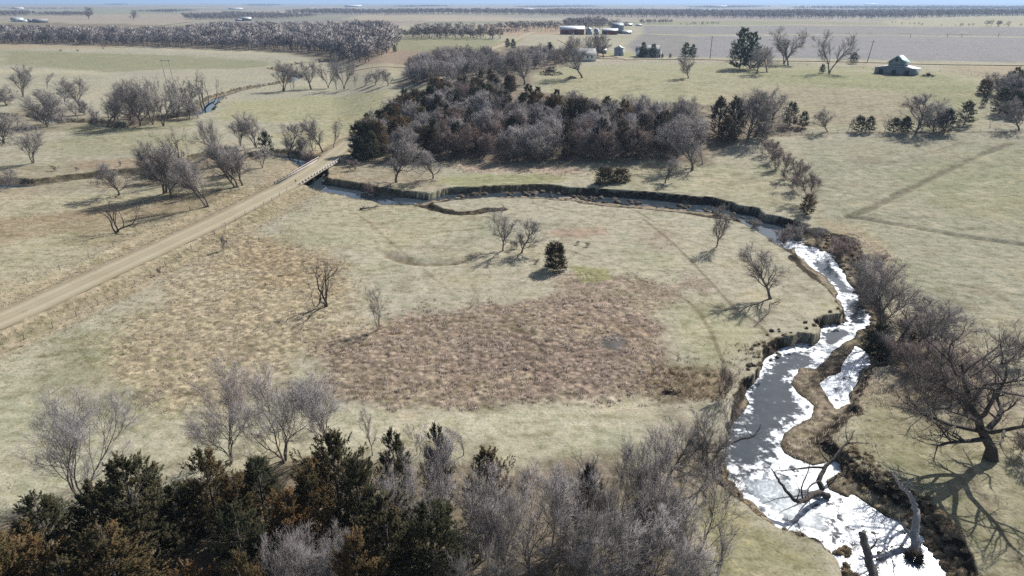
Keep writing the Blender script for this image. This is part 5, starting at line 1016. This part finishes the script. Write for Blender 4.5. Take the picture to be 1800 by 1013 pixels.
def pile(px, py, w, h, label, n, seed, m='bark'):
    p = hit(px, py); rr = np.random.default_rng(seed); b = MB()
    for k in range(n):
        a = rr.uniform(0, 6.28); r = rr.uniform(0, w*.5); c = np.array([math.cos(a)*r, math.sin(a)*r*.7, max(.1, h*(1-r/(w*.55))*rr.uniform(.4, 1))]); d = nrm(rr.normal(0, 1, 3)*[1, 1, .35]); L = rr.uniform(1, 3.2)
        b.tube([c-d*L/2, c+rr.normal(0, .1, 3), c+d*L/2+[0, 0, .1]], [.16, .12, .05], 5)
    o = b.build('brush_pile', M[m]); o.location = tuple(p); tag(o, label, 'brush pile')
pile(968, 131, 14, 5, 'pointed heap of grey logs and roots on the upland pasture', 170, 3); pile(1004, 138, 7, 1.2, 'low scatter of dead wood beside the tall upland tree', 40, 4); pile(1631, 135, 8, 2.2, 'small dark heap of dead wood right of the crib barn', 60, 6, 'bark_dark')
# ------------------------------------------------------------------ sedge, hummocks and rough grass
def tufts(name, label, px, dens, hgt, m, seed, blades=9, r=.02, spread=.22, world=None, along=None, lvl=None, maxn=26000):
    rr = np.random.default_rng(seed)
    if along is not None:
        L = along[0]; s = rr.integers(0, len(L)-1, maxn); f = rr.uniform(0, 1, maxn)[:, None]; Q = L[s]*(1-f)+L[s+1]*f+rr.normal(0, 1, (maxn, 2))*along[1]; X, Y = Q.T
    else:
        P = np.array([hit(a, b_)[:2] for a, b_ in px]) if lvl is None else np.array([flat(a, b_, lvl) for a, b_ in px]); lo = P.min(0); hi = P.max(0); n = int(np.prod(hi-lo)*dens)
        X = rr.uniform(lo[0], hi[0], n); Y = rr.uniform(lo[1], hi[1], n); k = (sdist(X, Y, P)+8*fbm(X/9, Y/9, 4, 41)+3*fbm(X/2.2, Y/2.2, 3, 42) < rr.exponential(2.5, len(X))-1.5) & (fbm(X/2.5, Y/2.5, 3, seed) > rr.uniform(-.6, .25, len(X))); X, Y = X[k], Y[k]
    if len(X) > maxn: X, Y = X[:maxn], Y[:maxn]
    Z, tcv = terrain(X, Y); k = (np.maximum(0, WZ+.05-Z) == 0)
    if along is not None: k &= seg_dist(X, Y, road) > 5.2
    X, Y, Z = X[k], Y[k], Z[k]; n = len(X)*blades; ii = np.repeat(np.arange(len(X)), blades)
    sz = rr.uniform(.6, 1.3, len(X))[ii]; p = np.stack([X[ii], Y[ii], Z[ii]-.05], 1)+np.concatenate([rr.normal(0, spread*.5, (n, 2)), np.zeros((n, 1))], 1); d = np.concatenate([rr.normal(0, .55, (n, 2)), np.ones((n, 1))], 1)
    V, F = spikes(p, d, hgt*sz*rr.uniform(.6, 1.2, n), r); b = MB(); b.add(V, F); o = b.build(name, M[m]); o['kind'] = 'stuff'; o['label'] = label; return len(X)
M['sedge'] = simple('brown sedge blades', (.29, .225, .18), (.60, .50, .415), 1.0, 1)
M['sedge_tan'] = simple('tan sedge blades', (.34, .28, .195), (.60, .52, .40), 1.3, 1)
nt_ = tufts('marsh_sedge', 'brown tussocks of the round marsh', [(545,605),(640,585),(720,560),(860,535),(950,522),(1010,525),(1080,530),(1135,555),(1170,590),(1180,640),(1150,680),(1050,700),(900,712),(760,722),(660,715),(600,690),(560,650)], 1.5, .50, 'sedge', 201, 18, .034, .42, maxn=9000)
nt_ += tufts('tan_sedge', 'tan sedge between the road and the marsh', [(195,640),(240,560),(330,470),(380,405),(430,398),(520,430),(570,450),(612,495),(600,560),(660,590),(600,640),(540,640),(500,690),(380,730),(300,720),(220,690)], 1.3, .40, 'sedge_tan', 202, 15, .032, .38, maxn=9000)
nt_ += tufts('pale_sedge', 'pale pinkish grass trailing east of the marsh', [(965,485),(1035,478),(1100,492),(1160,498),(1235,490),(1240,500),(1190,512),(1130,540),(1070,545),(990,530)], 2.0, .5, 'straw_pale', 203, 8, .03, .4, maxn=3500)
nt_ += tufts('roadside_grass', 'pale tall grass on the road verges', None, 0, .55, 'straw_pale', 204, 7, .03, .3, along=(road[8:75], 9.5), maxn=7000)
nt_ += tufts('bar_grass', 'rough tan grass on the creek bar', [(1395,640),(1480,600),(1530,600),(1540,660),(1500,740),(1540,800),(1600,860),(1560,900),(1430,815),(1370,790),(1390,700)], 2.2, .5, 'sedge_tan', 205, 9, .03, .4, lvl=-1, maxn=5000)
nt_ += tufts('bank_grass', 'tawny grass and brush stems on the right bank', [(1470,400),(1560,440),(1620,540),(1740,640),(1800,700),(1700,760),(1560,720),(1545,560),(1500,450)], 1.2, .8, 'sedge', 206, 9, .03, .5, maxn=7000)
nt_ += tufts('wood_edge_grass', 'pale grass along the foot of the hillside wood', [(780,288),(880,284),(1050,286),(1240,292),(1050,312),(960,304),(840,302)], .9, .8, 'straw_pale', 207, 8, .04, .5, maxn=2500)
nt_ += tufts('outlet_sedge', 'dark rough sedge at the marsh outlet', [(1120,640),(1200,640),(1290,640),(1345,600),(1330,660),(1300,700),(1190,705),(1130,680)], 2.5, .6, 'hummock', 208, 9, .035, .4, maxn=3500)
nt_ += tufts('pasture_weeds', 'scattered weed tufts and thatch on the near pasture', [(480,340),(900,345),(1250,385),(1470,520),(1330,600),(1000,520),(600,600),(300,900),(0,900),(60,620)], .16, .30, 'hummock', 209, 8, .03, .35, maxn=5000)
nt_ += tufts('meadow_thatch', 'pale thatch tufts over the right meadow', [(1440,390),(1500,245),(1820,245),(1900,600),(1700,600)], .35, .25, 'straw_pale', 210, 7, .03, .35, maxn=6000)
nt_ += tufts('bottom_thatch', 'rough dead grass on the left bottomland', [(-40,345),(430,335),(470,345),(300,425),(0,560),(-60,590)], .4, .5, 'sedge_tan', 211, 7, .04, .4, maxn=5000)
# rounded hummocks at the water's edge
M['clod'] = simple('dark bank clods', (.05, .04, .03), (.16, .13, .09), .8, 1, bump=.6)
def hummocks(px, n, seed, label, rs=(.25, .6), lvl=-1.6, name='sedge_hummocks', mt='hummock'):
    P = np.array([flat(a, b_, lvl) for a, b_ in px]); rr = np.random.default_rng(seed); lo = P.min(0); hi = P.max(0); b = MB(); c = 0
    while c < n:
        x, y = rr.uniform(lo[0], hi[0]), rr.uniform(lo[1], hi[1])
        if not inside(np.array([x]), np.array([y]), P)[0]: continue
        r = rr.uniform(*rs); z = max(gh(x, y), WZ)-.05; a = np.arange(12)*math.pi/6; rings = []
        for e in (0, .35, .7, 1.05, 1.35): k = r*math.cos(e)*(1+.22*np.sin(a*2+c)+.12*np.sin(a*3+c*2)+rr.normal(0, .10, 12)); rings.append(np.stack([x+k*np.cos(a), y+k*np.sin(a), np.full(12, z+r*(.45+.5*((c*7) % 5)/5)*math.sin(e))+rr.normal(0, .05, 12)], 1))
        V = np.concatenate(rings); i = np.arange(4)[:, None]*12; j = np.arange(12)[None, :]; j2 = (j+1) % 12; b.add(V, np.stack([i+j, i+j2, i+12+j2, i+12+j], -1).reshape(-1, 4)); b.f.append(np.arange(12)[None, :]+b.n-12)
        m_ = 34; aa = rr.uniform(0, 6.28, m_); e = rr.uniform(.2, 1.5, m_); d = np.stack([np.cos(aa)*np.cos(e), np.sin(aa)*np.cos(e), np.sin(e)], 1); V, F = spikes(np.array([x, y, z])+d*r*.9, d+rr.normal(0, .4, (m_, 3))+[0, 0, -.3], rr.uniform(.15, .35, m_), .025); b.add(V, F); c += 1
    o = b.build(name, M[mt], smooth=True); o['kind'] = 'stuff'; o['label'] = label
hummocks([(1638,905),(1660,925),(1690,975),(1720,1040),(1690,1060),(1672,1010),(1650,975),(1622,940)], 80, 1, 'rounded tan hummocks along the right edge of the lower ice', (.3, .7))
hummocks([(1472,965),(1490,958),(1500,985),(1520,1030),(1500,1060),(1485,1013)], 26, 2, 'small hummocks on the ice by the broken trunk')
hummocks([(1300,868),(1320,885),(1352,905),(1380,930),(1430,950),(1425,962),(1372,940),(1335,912),(1295,882)], 24, 3, 'dark hummocks on the near bank of the ice', (.25, .55), -1.0)
hummocks([(1262,815),(1275,820),(1290,850),(1318,880),(1300,884),(1268,850)], 30, 4, 'hummocks under the thicket by the ice', (.3, .6), -1)
hummocks([(1500,505),(1530,515),(1545,570),(1560,610),(1540,640),(1525,600),(1528,560),(1508,520)], 70, 5, 'tawny hummocks on the right bank of the narrow ice', (.3, .7), -1)
hummocks([(1300,645),(1345,590),(1400,580),(1450,560),(1480,540),(1490,556),(1440,582),(1385,605),(1350,635),(1325,670)], 45, 6, 'earth clods along the gullied inside bank', (.2, .55), -.8, mt='clod')
hummocks([(1405,425),(1450,415),(1500,430),(1520,470),(1500,500),(1470,455),(1440,436)], 60, 7, 'dark clods and roots at the turn of the creek', (.3, .8), -1.2)
hummocks([(1500,790),(1560,838),(1640,895),(1700,985),(1660,960),(1600,905),(1530,860),(1470,840),(1480,800)], 120, 8, 'clods on the slope below the cut bank of the lower creek', (.2, .5), -1)
hummocks([(760,343),(860,336),(960,334),(1003,338),(1100,346),(1200,358),(1290,372),(1340,388),(1340,396),(1280,380),(1190,364),(1080,354),(960,342),(860,340),(760,347)], 70, 9, 'slumped clods under the far cut bank', (.4, 1.1), -1.2, mt='clod')
print('tufts', nt_)

# ------------------------------------------------------------------ air
hz = MB(); hz.box((0, 0, 60), (170000, 170000, 200)); hm_, t, b_ = mat('haze'); t.nodes.remove(b_)
vp = N(t, 'ShaderNodeVolumePrincipled'); vp.inputs['Color'].default_value = (.50, .70, 1, 1); vp.inputs['Density'].default_value = HAZE_D; vp.inputs['Anisotropy'].default_value = .2
t.links.new(vp.outputs[0], t.nodes['Material Output'].inputs['Volume'])
hz = hz.build('haze', hm_); hz['kind'] = 'stuff'
